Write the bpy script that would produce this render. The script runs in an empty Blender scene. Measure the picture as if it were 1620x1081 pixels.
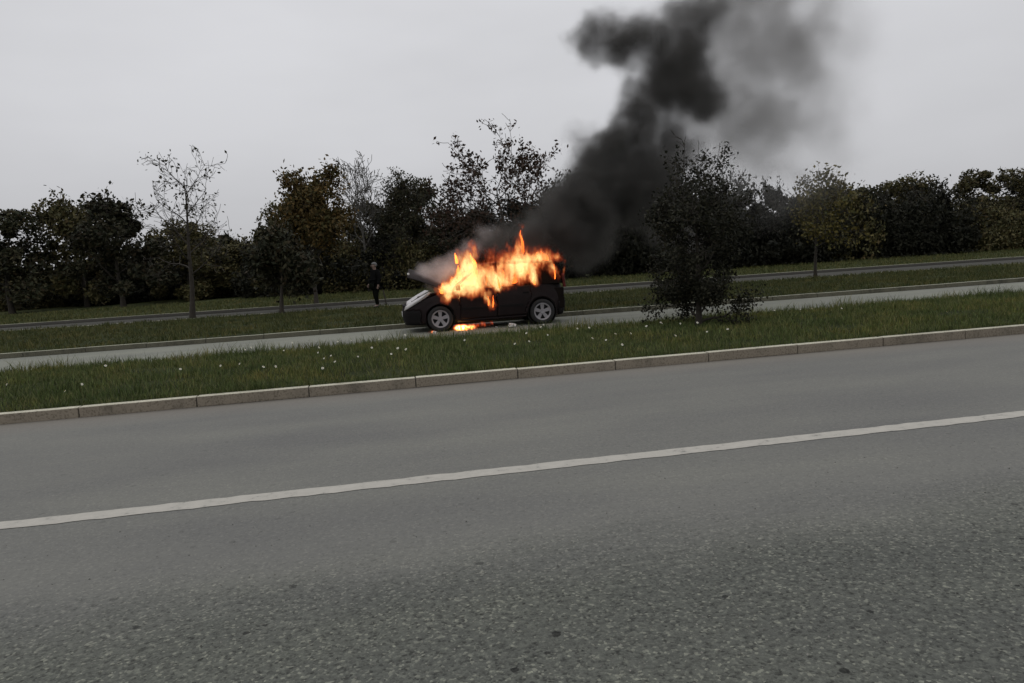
import bpy, bmesh, math, random
import numpy as np
from mathutils import Vector, Matrix

sc = bpy.context.scene
C = sc.collection
R = math.radians

# ------------------------------------------------------------------ camera
cam_d = bpy.data.cameras.new('camera'); cam = bpy.data.objects.new('camera', cam_d); C.objects.link(cam)
cam_d.sensor_width = 36.0; cam_d.lens = 1150 / 1620 * 36.0
cam_d.clip_start = 0.05; cam_d.clip_end = 2000
yaw, pitch, roll = R(9.5), R(-6.5), R(-3.5)
F = Vector((math.sin(yaw)*math.cos(pitch), math.cos(yaw)*math.cos(pitch), math.sin(pitch)))
Rt = Vector((math.cos(yaw), -math.sin(yaw), 0)); Up = Rt.cross(F)
R2 = Rt*math.cos(roll) + Up*math.sin(roll); U2 = -Rt*math.sin(roll) + Up*math.cos(roll)
M = Matrix.Identity(4)
for i in range(3):
    M[i][0] = R2[i]; M[i][1] = U2[i]; M[i][2] = -F[i]
M.translation = Vector((0, 0, 1.65))
cam.matrix_world = M
sc.camera = cam

# ------------------------------------------------------------------ world: overcast sky
SUN_EL, SUN_ROT = R(55), R(200)
w = bpy.data.worlds.new('World'); sc.world = w; w.use_nodes = True
nt = w.node_tree; N = nt.nodes; L = nt.links; N.clear()
out = N.new('ShaderNodeOutputWorld'); bg = N.new('ShaderNodeBackground')
sky = N.new('ShaderNodeTexSky'); sky.sky_type = 'NISHITA'; sky.sun_disc = False
sky.sun_elevation = SUN_EL; sky.sun_rotation = SUN_ROT; sky.air_density = 1.0; sky.dust_density = 4.0
hsv = N.new('ShaderNodeHueSaturation'); hsv.inputs['Saturation'].default_value = 0.15
tc = N.new('ShaderNodeTexCoord'); sep = N.new('ShaderNodeSeparateXYZ')
L.new(tc.outputs['Generated'], sep.inputs[0])
# cloud sheet: smooth grey, a little brighter overhead, faint large billows
mr = N.new('ShaderNodeMapRange'); mr.inputs[1].default_value = 0.05; mr.inputs[2].default_value = 0.6
mr.inputs[3].default_value = 5.3; mr.inputs[4].default_value = 7.9
L.new(sep.outputs['Z'], mr.inputs[0])
mp = N.new('ShaderNodeMapping'); mp.inputs['Scale'].default_value = (1, 1, 3.0)
nz = N.new('ShaderNodeTexNoise'); nz.inputs['Scale'].default_value = 1.7; nz.inputs['Detail'].default_value = 4
nz.inputs['Roughness'].default_value = 0.5
L.new(tc.outputs['Generated'], mp.inputs[0]); L.new(mp.outputs[0], nz.inputs['Vector'])
mr2 = N.new('ShaderNodeMapRange'); mr2.inputs[1].default_value = 0.3; mr2.inputs[2].default_value = 0.7
mr2.inputs[3].default_value = 0.9; mr2.inputs[4].default_value = 1.1
L.new(nz.outputs['Fac'], mr2.inputs[0])
mul = N.new('ShaderNodeMath'); mul.operation = 'MULTIPLY'; L.new(mr.outputs[0], mul.inputs[0]); L.new(mr2.outputs[0], mul.inputs[1])
tint = N.new('ShaderNodeVectorMath'); tint.operation = 'SCALE'; tint.inputs[0].default_value = (0.985, 0.99, 1.03)
L.new(mul.outputs[0], tint.inputs['Scale'])
mix = N.new('ShaderNodeMix'); mix.data_type = 'RGBA'; mix.inputs[0].default_value = 0.88
L.new(sky.outputs[0], hsv.inputs['Color']); L.new(hsv.outputs[0], mix.inputs[6]); L.new(tint.outputs[0], mix.inputs[7])
L.new(mix.outputs[2], bg.inputs['Color']); bg.inputs['Strength'].default_value = 0.105
L.new(bg.outputs[0], out.inputs['Surface'])

sl = bpy.data.lights.new('sun', 'SUN'); sl.energy = 0.5; sl.angle = R(40); sl.color = (1, 0.97, 0.93)
so = bpy.data.objects.new('sun', sl); C.objects.link(so)
so.rotation_euler = (R(90) - SUN_EL, 0, R(180) - SUN_ROT + R(180))
sc.view_settings.view_transform = 'Standard'; sc.view_settings.look = 'None'
sc.view_settings.exposure = 0.0; sc.view_settings.gamma = 1.0; sc.view_settings.use_curve_mapping = False
sc.cycles.volume_bounces = 1; sc.cycles.max_bounces = 6; sc.cycles.transparent_max_bounces = 12
sc.cycles.volume_step_rate = 1.0

# ------------------------------------------------------------------ helpers
def link(o, parent=None):
    C.objects.link(o)
    if parent is not None: o.parent = parent
    return o

def tag(o, label=None, cat=None, group=None, kind=None):
    if label: o['label'] = label
    if cat: o['category'] = cat
    if group: o['group'] = group
    if kind: o['kind'] = kind
    return o

def empty(name, loc=(0, 0, 0), rz=0, parent=None):
    o = bpy.data.objects.new(name, None); o.location = loc; o.rotation_euler = (0, 0, rz)
    o.empty_display_size = 0.2
    return link(o, parent)

def mesh_np(name, verts, faces, mat=None, smooth=False):
    """verts (n,3); faces (m,k) with k fixed, or a list of such arrays"""
    if not isinstance(faces, list): faces = [faces]
    me = bpy.data.meshes.new(name)
    verts = np.asarray(verts, dtype=np.float32)
    me.vertices.add(len(verts)); me.vertices.foreach_set('co', verts.ravel())
    loops = np.concatenate([np.asarray(f, dtype=np.int32).ravel() for f in faces])
    tot = np.concatenate([np.full(len(f), np.asarray(f).shape[1], dtype=np.int32) for f in faces])
    start = np.concatenate([[0], np.cumsum(tot)[:-1]]).astype(np.int32)
    me.loops.add(len(loops)); me.loops.foreach_set('vertex_index', loops)
    me.polygons.add(len(tot)); me.polygons.foreach_set('loop_start', start); me.polygons.foreach_set('loop_total', tot)
    if smooth: me.polygons.foreach_set('use_smooth', np.ones(len(tot), dtype=bool))
    me.update(calc_edges=True)
    if mat: me.materials.append(mat)
    return me

def obj_me(name, me, parent=None, loc=(0, 0, 0)):
    o = bpy.data.objects.new(name, me); o.location = loc
    return link(o, parent)

def obj_bm(name, bm, mat, parent=None, smooth=False, recalc=True):
    if recalc: bmesh.ops.recalc_face_normals(bm, faces=bm.faces)
    me = bpy.data.meshes.new(name); bm.to_mesh(me); bm.free()
    me.materials.append(mat)
    if smooth:
        for p in me.polygons: p.use_smooth = True
    return obj_me(name, me, parent)

def add_box(bm, c, s, rot=None, bevel=0):
    r = bmesh.ops.create_cube(bm, size=1.0)
    m = Matrix.Translation(c) @ (rot.to_4x4() if rot else Matrix.Identity(4)) @ Matrix.Diagonal((*s, 1))
    bmesh.ops.transform(bm, matrix=m, verts=r['verts'])
    if bevel:
        es = list({e for v in r['verts'] for e in v.link_edges})
        bmesh.ops.bevel(bm, geom=es, offset=bevel, segments=2, affect='EDGES', profile=0.6)

def add_tube(bm, pts, rads, n=6, cap=True):
    rings = []
    pts = [Vector(p) for p in pts]
    for i, p in enumerate(pts):
        d = (pts[min(i+1, len(pts)-1)] - pts[max(i-1, 0)])
        d = d.normalized() if d.length > 1e-9 else Vector((0, 0, 1))
        a = d.cross(Vector((0.31, 0.17, 0.94)))
        if a.length < 1e-3: a = d.cross(Vector((1, 0, 0)))
        a.normalize(); b = d.cross(a)
        rings.append([bm.verts.new(p + (a*math.cos(2*math.pi*k/n) + b*math.sin(2*math.pi*k/n))*rads[i]) for k in range(n)])
    for i in range(len(rings)-1):
        for k in range(n):
            bm.faces.new((rings[i][k], rings[i][(k+1) % n], rings[i+1][(k+1) % n], rings[i+1][k]))
    if cap:
        bm.faces.new(rings[0][::-1]); bm.faces.new(rings[-1])

def add_lathe(bm, prof, n=32, axis='Y', center=(0, 0, 0), close=True):
    """prof = [(radius, along)], revolved about the Y axis"""
    rings = []
    for r, a in prof:
        rings.append([bm.verts.new((center[0] + r*math.cos(2*math.pi*k/n), center[1] + a, center[2] + r*math.sin(2*math.pi*k/n))) for k in range(n)])
    m = len(rings)
    for i in range(m if close else m-1):
        j = (i+1) % m
        for k in range(n):
            bm.faces.new((rings[i][k], rings[i][(k+1) % n], rings[j][(k+1) % n], rings[j][k]))

# ------------------------------------------------------------------ materials
def new_mat(name):
    m = bpy.data.materials.new(name); m.use_nodes = True
    nt = m.node_tree; b = nt.nodes['Principled BSDF']
    return m, nt, nt.nodes, nt.links, b

def mat_plain(name, col, rough=0.6, metal=0.0, noise=0.25, scale=8.0, bump=0.0, bscale=40., spec=None):
    m, nt, N, L, b = new_mat(name)
    tc = N.new('ShaderNodeTexCoord'); nz = N.new('ShaderNodeTexNoise'); nz.inputs['Scale'].default_value = scale
    nz.inputs['Detail'].default_value = 5
    L.new(tc.outputs['Object'], nz.inputs['Vector'])
    mx = N.new('ShaderNodeMix'); mx.data_type = 'RGBA'
    mx.inputs[6].default_value = (*[c*(1-noise) for c in col], 1); mx.inputs[7].default_value = (*[min(1, c*(1+noise)) for c in col], 1)
    L.new(nz.outputs['Fac'], mx.inputs[0]); L.new(mx.outputs[2], b.inputs['Base Color'])
    b.inputs['Roughness'].default_value = rough; b.inputs['Metallic'].default_value = metal
    if spec is not None: b.inputs['Specular IOR Level'].default_value = spec
    if bump:
        n2 = N.new('ShaderNodeTexNoise'); n2.inputs['Scale'].default_value = bscale; n2.inputs['Detail'].default_value = 6
        L.new(tc.outputs['Object'], n2.inputs['Vector'])
        bp = N.new('ShaderNodeBump'); bp.inputs['Strength'].default_value = bump; bp.inputs['Distance'].default_value = 0.02
        L.new(n2.outputs['Fac'], bp.inputs['Height']); L.new(bp.outputs[0], b.inputs['Normal'])
    return m

def ramp(N, stops):
    r = N.new('ShaderNodeValToRGB'); e = r.color_ramp.elements
    e[0].position = stops[0][0]; e[0].color = (*stops[0][1], 1)
    e[1].position = stops[-1][0]; e[1].color = (*stops[-1][1], 1)
    for p, c in stops[1:-1]:
        x = e.new(p); x.color = (*c, 1)
    return r

def mat_leaf(name, cols, rough=0.75, trans=0.0, patch=False):
    m, nt, N, L, b = new_mat(name)
    g = N.new('ShaderNodeNewGeometry')
    n = len(cols); r = ramp(N, [(i/(n-1), c) for i, c in enumerate(cols)])
    L.new(g.outputs['Random Per Island'], r.inputs[0])
    oi = N.new('ShaderNodeObjectInfo'); hs = N.new('ShaderNodeHueSaturation')
    mv = N.new('ShaderNodeMapRange'); mv.inputs[3].default_value = 0.75; mv.inputs[4].default_value = 1.25
    L.new(oi.outputs['Random'], mv.inputs[0]); L.new(mv.outputs[0], hs.inputs['Value'])
    if patch:
        n1 = N.new('ShaderNodeTexNoise'); n1.inputs['Scale'].default_value = .9; n1.inputs['Detail'].default_value = 6; n1.inputs['Roughness'].default_value = .65; L.new(g.outputs['Position'], n1.inputs['Vector'])
        r2 = ramp(N, [(.32, (.62, .72, .62)), (.48, (1, 1, 1)), (.62, (1.45, 1.2, 1.05)), (.75, (2.0, 1.5, 1.4))]); L.new(n1.outputs['Fac'], r2.inputs[0])
        mx = N.new('ShaderNodeMix'); mx.data_type = 'RGBA'; mx.blend_type = 'MULTIPLY'; mx.clamp_result = False; mx.inputs[0].default_value = 1; L.new(r.outputs[0], mx.inputs[6]); L.new(r2.outputs[0], mx.inputs[7]); r = mx
    L.new(r.outputs[2] if patch else r.outputs[0], hs.inputs['Color']); L.new(hs.outputs[0], b.inputs['Base Color'])
    b.inputs['Roughness'].default_value = rough; b.inputs['Specular IOR Level'].default_value = 0.2
    return m

def mat_asphalt(name, base, rough_patch=False):
    m, nt, N, L, b = new_mat(name)
    g = N.new('ShaderNodeNewGeometry'); sp = N.new('ShaderNodeSeparateXYZ'); L.new(g.outputs['Position'], sp.inputs[0])
    # broad tonal patches stretched along the lane
    mp = N.new('ShaderNodeMapping'); mp.inputs['Scale'].default_value = (0.25, 0.9, 1); L.new(g.outputs['Position'], mp.inputs[0])
    n1 = N.new('ShaderNodeTexNoise'); n1.inputs['Scale'].default_value = 1.3; n1.inputs['Detail'].default_value = 5; L.new(mp.outputs[0], n1.inputs['Vector'])
    r1 = ramp(N, [(0.3, (0.86, 0.86, 0.88)), (0.7, (1.12, 1.12, 1.08))]); L.new(n1.outputs['Fac'], r1.inputs[0])
    # aggregate
    v = N.new('ShaderNodeTexVoronoi'); v.inputs['Scale'].default_value = 75; L.new(g.outputs['Position'], v.inputs['Vector'])
    hs = N.new('ShaderNodeSeparateColor'); L.new(v.outputs['Color'], hs.inputs[0])
    r2 = ramp(N, [(0.0, (0.42, 0.42, 0.42)), (0.12, (0.8, 0.8, 0.8)), (0.6, (1.0, 1.0, 1.0)), (0.88, (1.2, 1.2, 1.17)), (0.97, (2.0, 1.95, 1.85))])
    L.new(hs.outputs[0], r2.inputs[0])
    n3 = N.new('ShaderNodeTexNoise'); n3.inputs['Scale'].default_value = 26; n3.inputs['Detail'].default_value = 6; n3.inputs['Roughness'].default_value = 0.65
    L.new(g.outputs['Position'], n3.inputs['Vector'])
    r3 = ramp(N, [(0.34, (0.40, 0.40, 0.40)), (0.44, (.92, .92, .92)), (0.56, (1.02, 1.02, 1.02)), (0.68, (1.5, 1.5, 1.45))]); L.new(n3.outputs['Fac'], r3.inputs[0])
    # where the dressing is coarse (old lane near the camera) against the smoother lane beyond
    wob = N.new('ShaderNodeTexNoise'); wob.inputs['Scale'].default_value = 1.2; wob.inputs['Detail'].default_value = 4; L.new(g.outputs['Position'], wob.inputs['Vector'])
    ad = N.new('ShaderNodeMath'); ad.operation = 'MULTIPLY_ADD'; L.new(wob.outputs['Fac'], ad.inputs[0]); ad.inputs[1].default_value = 1.0; L.new(sp.outputs['Y'], ad.inputs[2])
    cf = N.new('ShaderNodeMapRange'); cf.interpolation_type = 'SMOOTHSTEP'
    cf.inputs[1].default_value = 3.7; cf.inputs[2].default_value = 4.9
    cf.inputs[3].default_value = 1.0 if rough_patch else 0.22; cf.inputs[4].default_value = 0.24
    L.new(ad.outputs[0], cf.inputs[0])
    def mixw(a):
        x = N.new('ShaderNodeMix'); x.data_type = 'RGBA'; x.inputs[6].default_value = (1, 1, 1, 1)
        L.new(cf.outputs[0], x.inputs[0]); L.new(a, x.inputs[7]); return x.outputs[2]
    def mulc(a, bb):
        x = N.new('ShaderNodeMix'); x.data_type = 'RGBA'; x.blend_type = 'MULTIPLY'; x.inputs[0].default_value = 1
        x.clamp_result = False
        L.new(a, x.inputs[6]); L.new(bb, x.inputs[7]); return x.outputs[2]
    col = N.new('ShaderNodeRGB'); col.outputs[0].default_value = (*base, 1)
    c2 = N.new('ShaderNodeRGB'); c2.outputs[0].default_value = (base[0]*0.62, base[1]*0.66, base[2]*0.62, 1)
    cm = N.new('ShaderNodeMix'); cm.data_type = 'RGBA'; L.new(cf.outputs[0], cm.inputs[0]); L.new(col.outputs[0], cm.inputs[6]); L.new(c2.outputs[0], cm.inputs[7])
    c = mulc(cm.outputs[2] if rough_patch else col.outputs[0], r1.outputs[0]); c = mulc(c, mixw(r2.outputs[0])); c = mulc(c, mixw(r3.outputs[0]))
    # open pits and bitumen spots
    v3 = N.new('ShaderNodeTexVoronoi'); v3.inputs['Scale'].default_value = 13; L.new(g.outputs['Position'], v3.inputs['Vector'])
    s3 = N.new('ShaderNodeSeparateColor'); L.new(v3.outputs['Color'], s3.inputs[0])
    pa = N.new('ShaderNodeMapRange'); pa.inputs[1].default_value = 0.10; pa.inputs[2].default_value = 0.0; pa.inputs[3].default_value = 0.0; pa.inputs[4].default_value = 0.34; L.new(s3.outputs[0], pa.inputs[0])
    pn = N.new('ShaderNodeMath'); pn.operation = 'MULTIPLY_ADD'; L.new(n3.outputs['Fac'], pn.inputs[0]); pn.inputs[1].default_value = 0.5; L.new(v3.outputs['Distance'], pn.inputs[2])
    pb = N.new('ShaderNodeMath'); pb.operation = 'SUBTRACT'; L.new(pn.outputs[0], pb.inputs[0]); pb.inputs[1].default_value = 0.22
    pc = N.new('ShaderNodeMath'); pc.operation = 'LESS_THAN'; L.new(pb.outputs[0], pc.inputs[0]); L.new(pa.outputs[0], pc.inputs[1])
    pm = N.new('ShaderNodeMix'); pm.data_type = 'RGBA'; L.new(pc.outputs[0], pm.inputs[0]); pm.inputs[6].default_value = (1, 1, 1, 1); pm.inputs[7].default_value = (.25, .25, .25, 1)
    c = mulc(c, mixw(pm.outputs[2]))
    # dusty strip by the kerb
    if rough_patch:
        du = N.new('ShaderNodeMapRange'); du.inputs[1].default_value = 8.9; du.inputs[2].default_value = 9.75; du.inputs[4].default_value = 0.55
        L.new(sp.outputs['Y'], du.inputs[0])
        x = N.new('ShaderNodeMix'); x.data_type = 'RGBA'; L.new(du.outputs[0], x.inputs[0]); L.new(c, x.inputs[6]); x.inputs[7].default_value = (0.20, 0.175, 0.145, 1); c = x.outputs[2]
    L.new(c, b.inputs['Base Color'])
    b.inputs['Roughness'].default_value = 0.85; b.inputs['Specular IOR Level'].default_value = 0.3
    hm = N.new('ShaderNodeMath'); hm.operation = 'MULTIPLY_ADD'; L.new(v.outputs['Distance'], hm.inputs[0]); hm.inputs[1].default_value = -1.0
    L.new(n3.outputs['Fac'], hm.inputs[2])
    bs = N.new('ShaderNodeMath'); bs.operation = 'MULTIPLY'; L.new(cf.outputs[0], bs.inputs[0]); bs.inputs[1].default_value = 0.9
    bp = N.new('ShaderNodeBump'); bp.inputs['Distance'].default_value = 0.008; L.new(bs.outputs[0], bp.inputs['Strength']); L.new(hm.outputs[0], bp.inputs['Height'])
    L.new(bp.outputs[0], b.inputs['Normal'])
    return m

def mat_ground(name, c1, c2, c3, sc_=1.0):
    m, nt, N, L, b = new_mat(name)
    g = N.new('ShaderNodeNewGeometry')
    n1 = N.new('ShaderNodeTexNoise'); n1.inputs['Scale'].default_value = 0.5*sc_; n1.inputs['Detail'].default_value = 8; n1.inputs['Roughness'].default_value = 0.65
    L.new(g.outputs['Position'], n1.inputs['Vector'])
    r = ramp(N, [(0.3, c1), (0.5, c2), (0.7, c3)]); L.new(n1.outputs['Fac'], r.inputs[0]); L.new(r.outputs[0], b.inputs['Base Color'])
    n2 = N.new('ShaderNodeTexNoise'); n2.inputs['Scale'].default_value = 25; n2.inputs['Detail'].default_value = 6; L.new(g.outputs['Position'], n2.inputs['Vector'])
    bp = N.new('ShaderNodeBump'); bp.inputs['Distance'].default_value = 0.05; bp.inputs['Strength'].default_value = 0.8
    L.new(n2.outputs['Fac'], bp.inputs['Height']); L.new(bp.outputs[0], b.inputs['Normal'])
    b.inputs['Roughness'].default_value = 0.95; b.inputs['Specular IOR Level'].default_value = 0.1
    return m

def mat_emit(name, col, strength):
    m, nt, N, L, b = new_mat(name); N.remove(b)
    e = N.new('ShaderNodeEmission'); e.inputs[0].default_value = (*col, 1); e.inputs[1].default_value = strength
    L.new(e.outputs[0], N['Material Output'].inputs['Surface'])
    return m

MT = {}
MT['road'] = mat_asphalt('road asphalt', (0.158, 0.156, 0.145), True)
MT['service'] = mat_asphalt('service road asphalt', (0.18, 0.185, 0.155))
MT['farroad'] = mat_asphalt('far road asphalt', (0.032, 0.031, 0.023))
MT['ground'] = mat_ground('meadow soil', (0.022, 0.026, 0.010), (0.040, 0.048, 0.016), (0.060, 0.062, 0.022), 0.6)
MT['soil'] = mat_ground('verge soil', (0.018, 0.022, 0.009), (0.030, 0.038, 0.013), (0.045, 0.05, 0.02), 1.5)
def mat_line():
    m, nt, N, L, b = new_mat('road paint'); g = N.new('ShaderNodeNewGeometry')
    n1 = N.new('ShaderNodeTexNoise'); n1.inputs['Scale'].default_value = 9; n1.inputs['Detail'].default_value = 9; n1.inputs['Roughness'].default_value = .75; L.new(g.outputs['Position'], n1.inputs['Vector'])
    r_ = ramp(N, [(.33, (.17, .165, .15)), (.42, (.36, .345, .305)), (.6, (.41, .39, .345))]); L.new(n1.outputs['Fac'], r_.inputs[0]); L.new(r_.outputs[0], b.inputs['Base Color']); b.inputs['Roughness'].default_value = .85
    return m
MT['line'] = mat_line()
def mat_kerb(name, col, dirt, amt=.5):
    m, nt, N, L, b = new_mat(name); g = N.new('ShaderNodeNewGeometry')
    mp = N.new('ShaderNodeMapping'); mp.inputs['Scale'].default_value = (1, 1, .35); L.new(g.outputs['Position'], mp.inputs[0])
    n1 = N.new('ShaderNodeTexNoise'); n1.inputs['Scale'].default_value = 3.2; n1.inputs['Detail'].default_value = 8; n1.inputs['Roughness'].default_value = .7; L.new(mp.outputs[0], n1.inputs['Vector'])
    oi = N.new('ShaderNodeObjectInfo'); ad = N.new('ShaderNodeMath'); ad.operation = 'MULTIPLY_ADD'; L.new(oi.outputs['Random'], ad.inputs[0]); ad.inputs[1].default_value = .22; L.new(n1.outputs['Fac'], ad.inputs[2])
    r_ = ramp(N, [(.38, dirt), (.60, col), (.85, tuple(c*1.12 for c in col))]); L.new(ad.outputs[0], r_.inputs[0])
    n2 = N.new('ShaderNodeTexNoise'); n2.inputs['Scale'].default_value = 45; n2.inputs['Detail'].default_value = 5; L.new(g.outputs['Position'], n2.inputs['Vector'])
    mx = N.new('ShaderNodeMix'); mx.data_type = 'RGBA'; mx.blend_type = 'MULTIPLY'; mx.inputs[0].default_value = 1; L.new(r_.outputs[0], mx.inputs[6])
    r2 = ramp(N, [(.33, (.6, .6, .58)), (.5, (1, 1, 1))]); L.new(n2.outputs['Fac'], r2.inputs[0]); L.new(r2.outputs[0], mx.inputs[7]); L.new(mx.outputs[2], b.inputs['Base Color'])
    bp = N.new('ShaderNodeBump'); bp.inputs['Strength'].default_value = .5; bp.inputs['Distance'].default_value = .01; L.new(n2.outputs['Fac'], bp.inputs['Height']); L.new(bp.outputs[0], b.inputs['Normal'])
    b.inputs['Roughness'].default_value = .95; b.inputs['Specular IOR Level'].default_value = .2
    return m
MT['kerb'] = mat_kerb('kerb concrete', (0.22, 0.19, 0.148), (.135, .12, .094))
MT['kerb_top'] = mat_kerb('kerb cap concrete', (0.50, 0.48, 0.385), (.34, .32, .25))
MT['kerb_shaded'] = mat_kerb('far kerb face', (0.12, 0.115, 0.085), (.06, .06, .045))  # face colour darkened to carry the gutter shadow under the pale top
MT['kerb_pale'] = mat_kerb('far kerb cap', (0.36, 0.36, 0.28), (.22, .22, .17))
MT['mortar'] = mat_plain('kerb mortar', (0.05, 0.047, 0.04), 0.95)
MT['grass'] = mat_leaf('verge grass blades', [(0.034, 0.048, 0.014), (0.065, 0.09, 0.024), (0.10, 0.128, 0.038), (0.13, 0.13, 0.055), (0.05, 0.072, 0.022)], patch=True)
MT['grass2'] = mat_leaf('meadow grass blades', [(0.04, 0.052, 0.016), (0.06, 0.074, 0.022), (0.09, 0.092, 0.036), (0.052, 0.06, 0.022)], patch=True)
MT['bark'] = mat_plain('bark', (0.035, 0.029, 0.022), 0.95, noise=0.4, scale=12, bump=0.4)
MT['pale_bark'] = mat_plain('pale bark', (0.085, 0.08, 0.07), 0.95, noise=0.35, scale=6, bump=0.3)
MT['leaf_dark'] = mat_leaf('dark leaves', [(0.0162, 0.0189, 0.0108), (0.0297, 0.0338, 0.0162), (0.0607, 0.0540, 0.0270), (0.0216, 0.0243, 0.0135), (0.0540, 0.0378, 0.0189)])
MT['leaf_dull'] = mat_leaf('dull dark leaves', [(0.010, 0.011, 0.007), (0.018, 0.019, 0.010), (0.032, 0.03, 0.016), (0.013, 0.015, 0.009)])  # darker leaf tone used on the street tree
MT['leaf_black'] = mat_leaf('very dark evergreen leaves', [(0.008, 0.009, 0.006), (0.014, 0.015, 0.008), (0.022, 0.021, 0.012), (0.010, 0.012, 0.007)])
MT['leaf_green'] = mat_leaf('olive leaves', [(0.0405, 0.0432, 0.0175), (0.0743, 0.0702, 0.0270), (0.1215, 0.1013, 0.0405), (0.0473, 0.0473, 0.0203), (0.0810, 0.0567, 0.0216)])
MT['leaf_brown'] = mat_leaf('autumn leaves', [(0.0585, 0.0390, 0.0130), (0.0975, 0.0650, 0.0182), (0.0520, 0.0520, 0.0182), (0.1300, 0.0780, 0.0208), (0.0390, 0.0390, 0.0156)])
MT['leaf_red'] = mat_leaf('reddish leaves', [(0.0360, 0.0192, 0.0132), (0.0540, 0.0300, 0.0180), (0.0300, 0.0240, 0.0144)])
MT['leaf_yellow'] = mat_leaf('yellowing leaves', [(0.0720, 0.0600, 0.0144), (0.1200, 0.0960, 0.0240), (0.0480, 0.0540, 0.0168)])

# ------------------------------------------------------------------ ground, roads, kerbs
def sheet(name, x0, x1, y0, y1, z, mat, nx=1, ny=1, f=None):
    xs = np.linspace(x0, x1, nx+1); ys = np.linspace(y0, y1, ny+1)
    X, Y = np.meshgrid(xs, ys); Z = np.full_like(X, z)
    if f is not None: X, Y, Z = f(X, Y, Z)
    v = np.stack([X.ravel(), Y.ravel(), Z.ravel()], 1)
    i = np.arange(nx)[None, :] + (np.arange(ny)*(nx+1))[:, None]
    q = np.stack([i, i+1, i+nx+2, i+nx+1], -1).reshape(-1, 4)
    return tag(obj_me(name, mesh_np(name, v, q, mat, smooth=True)), kind='structure')

def far1(x): return 28.75 - 0.062*(x - 2)      # line of the third kerb
def far2(x): return 34.2 - 0.035*(x - 2)       # line of the fourth kerb

sheet('ground', -500, 600, -300, 800, -0.02, MT['ground'], 4, 4)
sheet('road', -60, 90, -3.5, 9.79, 0.0, MT['road'])
sheet('road_marking', -60, 90, 5.41, 5.59, 0.004, MT['line'], 1500, 1,
      lambda X, Y, Z: (X, Y + 0.006*np.sin(X*17.3+Y*40)*np.sin(X*5.1) + 0.005*np.random.RandomState(3).randn(*X.shape)*(np.abs(X) < 20), Z))
sheet('service_road', -60, 90, 14.4, 19.26, 0.0, MT['service'])
rngg = np.random.RandomState(5)
def hump(X, Y, Z):
    Z = 0.115 + 0.055*np.sin(np.clip((Y-9.95)/4.95, 0, 1)*math.pi) + 0.012*np.sin(X*2.1+Y)*np.sin(Y*3.3)
    Z = np.where(Y > 14.7, Z-0.10, Z); return X, Y, Z
sheet('grass_verge', -60, 90, 9.90, 14.95, 0.12, MT['soil'], 300, 24, hump)
def hump2(X, Y, Z):
    t = np.clip((Y-19.3)/9.2, 0, 1)
    Y2 = 19.36 + t*(far1(X)-19.40)
    return X, Y2, 0.10 + 0.03*np.sin(X*1.1)*np.sin(Y*1.7)
sheet('middle_verge', -60, 90, 19.3, 28.5, 0.12, MT['soil'], 150, 16, hump2)
sheet('far_road', -60, 90, 0, 1, 0.0, MT['farroad'], 30, 1, lambda X, Y, Z: (X, np.where(Y < 0.5, far1(X)-0.1, far2(X)+0.1), Z))
sheet('far_meadow', -120, 160, 0, 1, 0.0, MT['ground'], 140, 30, lambda X, Y, Z: (X, far2(X)+0.12+Y*Y*110, 0.09+0.05*np.sin(X*.7)*np.sin(Y*30)))

def kerb_run(name, x0, x1, step, yf, slope, wid, h, mats=('kerb', 'kerb_top'), label_stone=None, chunk=300, joint=0.012, phase=0.0):
    k = bpy.data.objects.new(name, None); link(k); tag(k, kind='structure')
    bm = bmesh.new(); add_box(bm, (0, 0, 0), (step-joint, wid, h), bevel=0.012)
    bmesh.ops.recalc_face_normals(bm, faces=bm.faces)
    me = bpy.data.meshes.new('kerbstone'); bm.to_mesh(me); bm.free()
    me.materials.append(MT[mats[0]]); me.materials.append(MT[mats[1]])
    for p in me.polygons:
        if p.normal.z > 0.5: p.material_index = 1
    rr = random.Random(11); x = x0 + phase
    while x < x1:
        o = obj_me('kerbstone', me, k)
        yc = yf(x) + wid/2
        o.location = (x+step/2, yc + rr.uniform(-.004, .004), h/2 - 0.002 + rr.uniform(-.004, .003))
        o.rotation_euler = (0, rr.uniform(-.0015, .0015), math.atan(slope) + rr.uniform(-.002, .002))
        x += step
    # mortar bed that shows dark in the joints
    xs = np.linspace(x0, x1, 40); v = []
    for X in xs:
        for dy in (0.02, wid-0.02):
            for z in (0.001, h-0.02): v.append((X, yf(X)+dy, z))
    q = []
    for i in range(len(xs)-1):
        a = i*4; b2 = a+4
        q += [(a, b2, b2+1, a+1), (a+1, b2+1, b2+3, a+3), (a+3, b2+3, b2+2, a+2)]
    obj_me('mortar_bed', mesh_np('mortar_bed', v, np.array(q), MT['mortar']), k)
    return k
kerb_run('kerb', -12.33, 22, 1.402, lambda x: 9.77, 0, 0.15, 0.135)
kerb_run('service_road_kerb', -20, 34, 1.402, lambda x: 19.24, 0, 0.12, 0.12, ('kerb_shaded', 'kerb_pale'))
kerb_run('third_kerb', -26, 50, 2.8, far1, -0.062, 0.15, 0.12, ('kerb_shaded', 'kerb_pale'), joint=0.03)
kerb_run('fourth_kerb', -32, 58, 2.8, far2, -0.035, 0.15, 0.14, ('kerb_shaded', 'kerb_pale'), joint=0.03)

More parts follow.
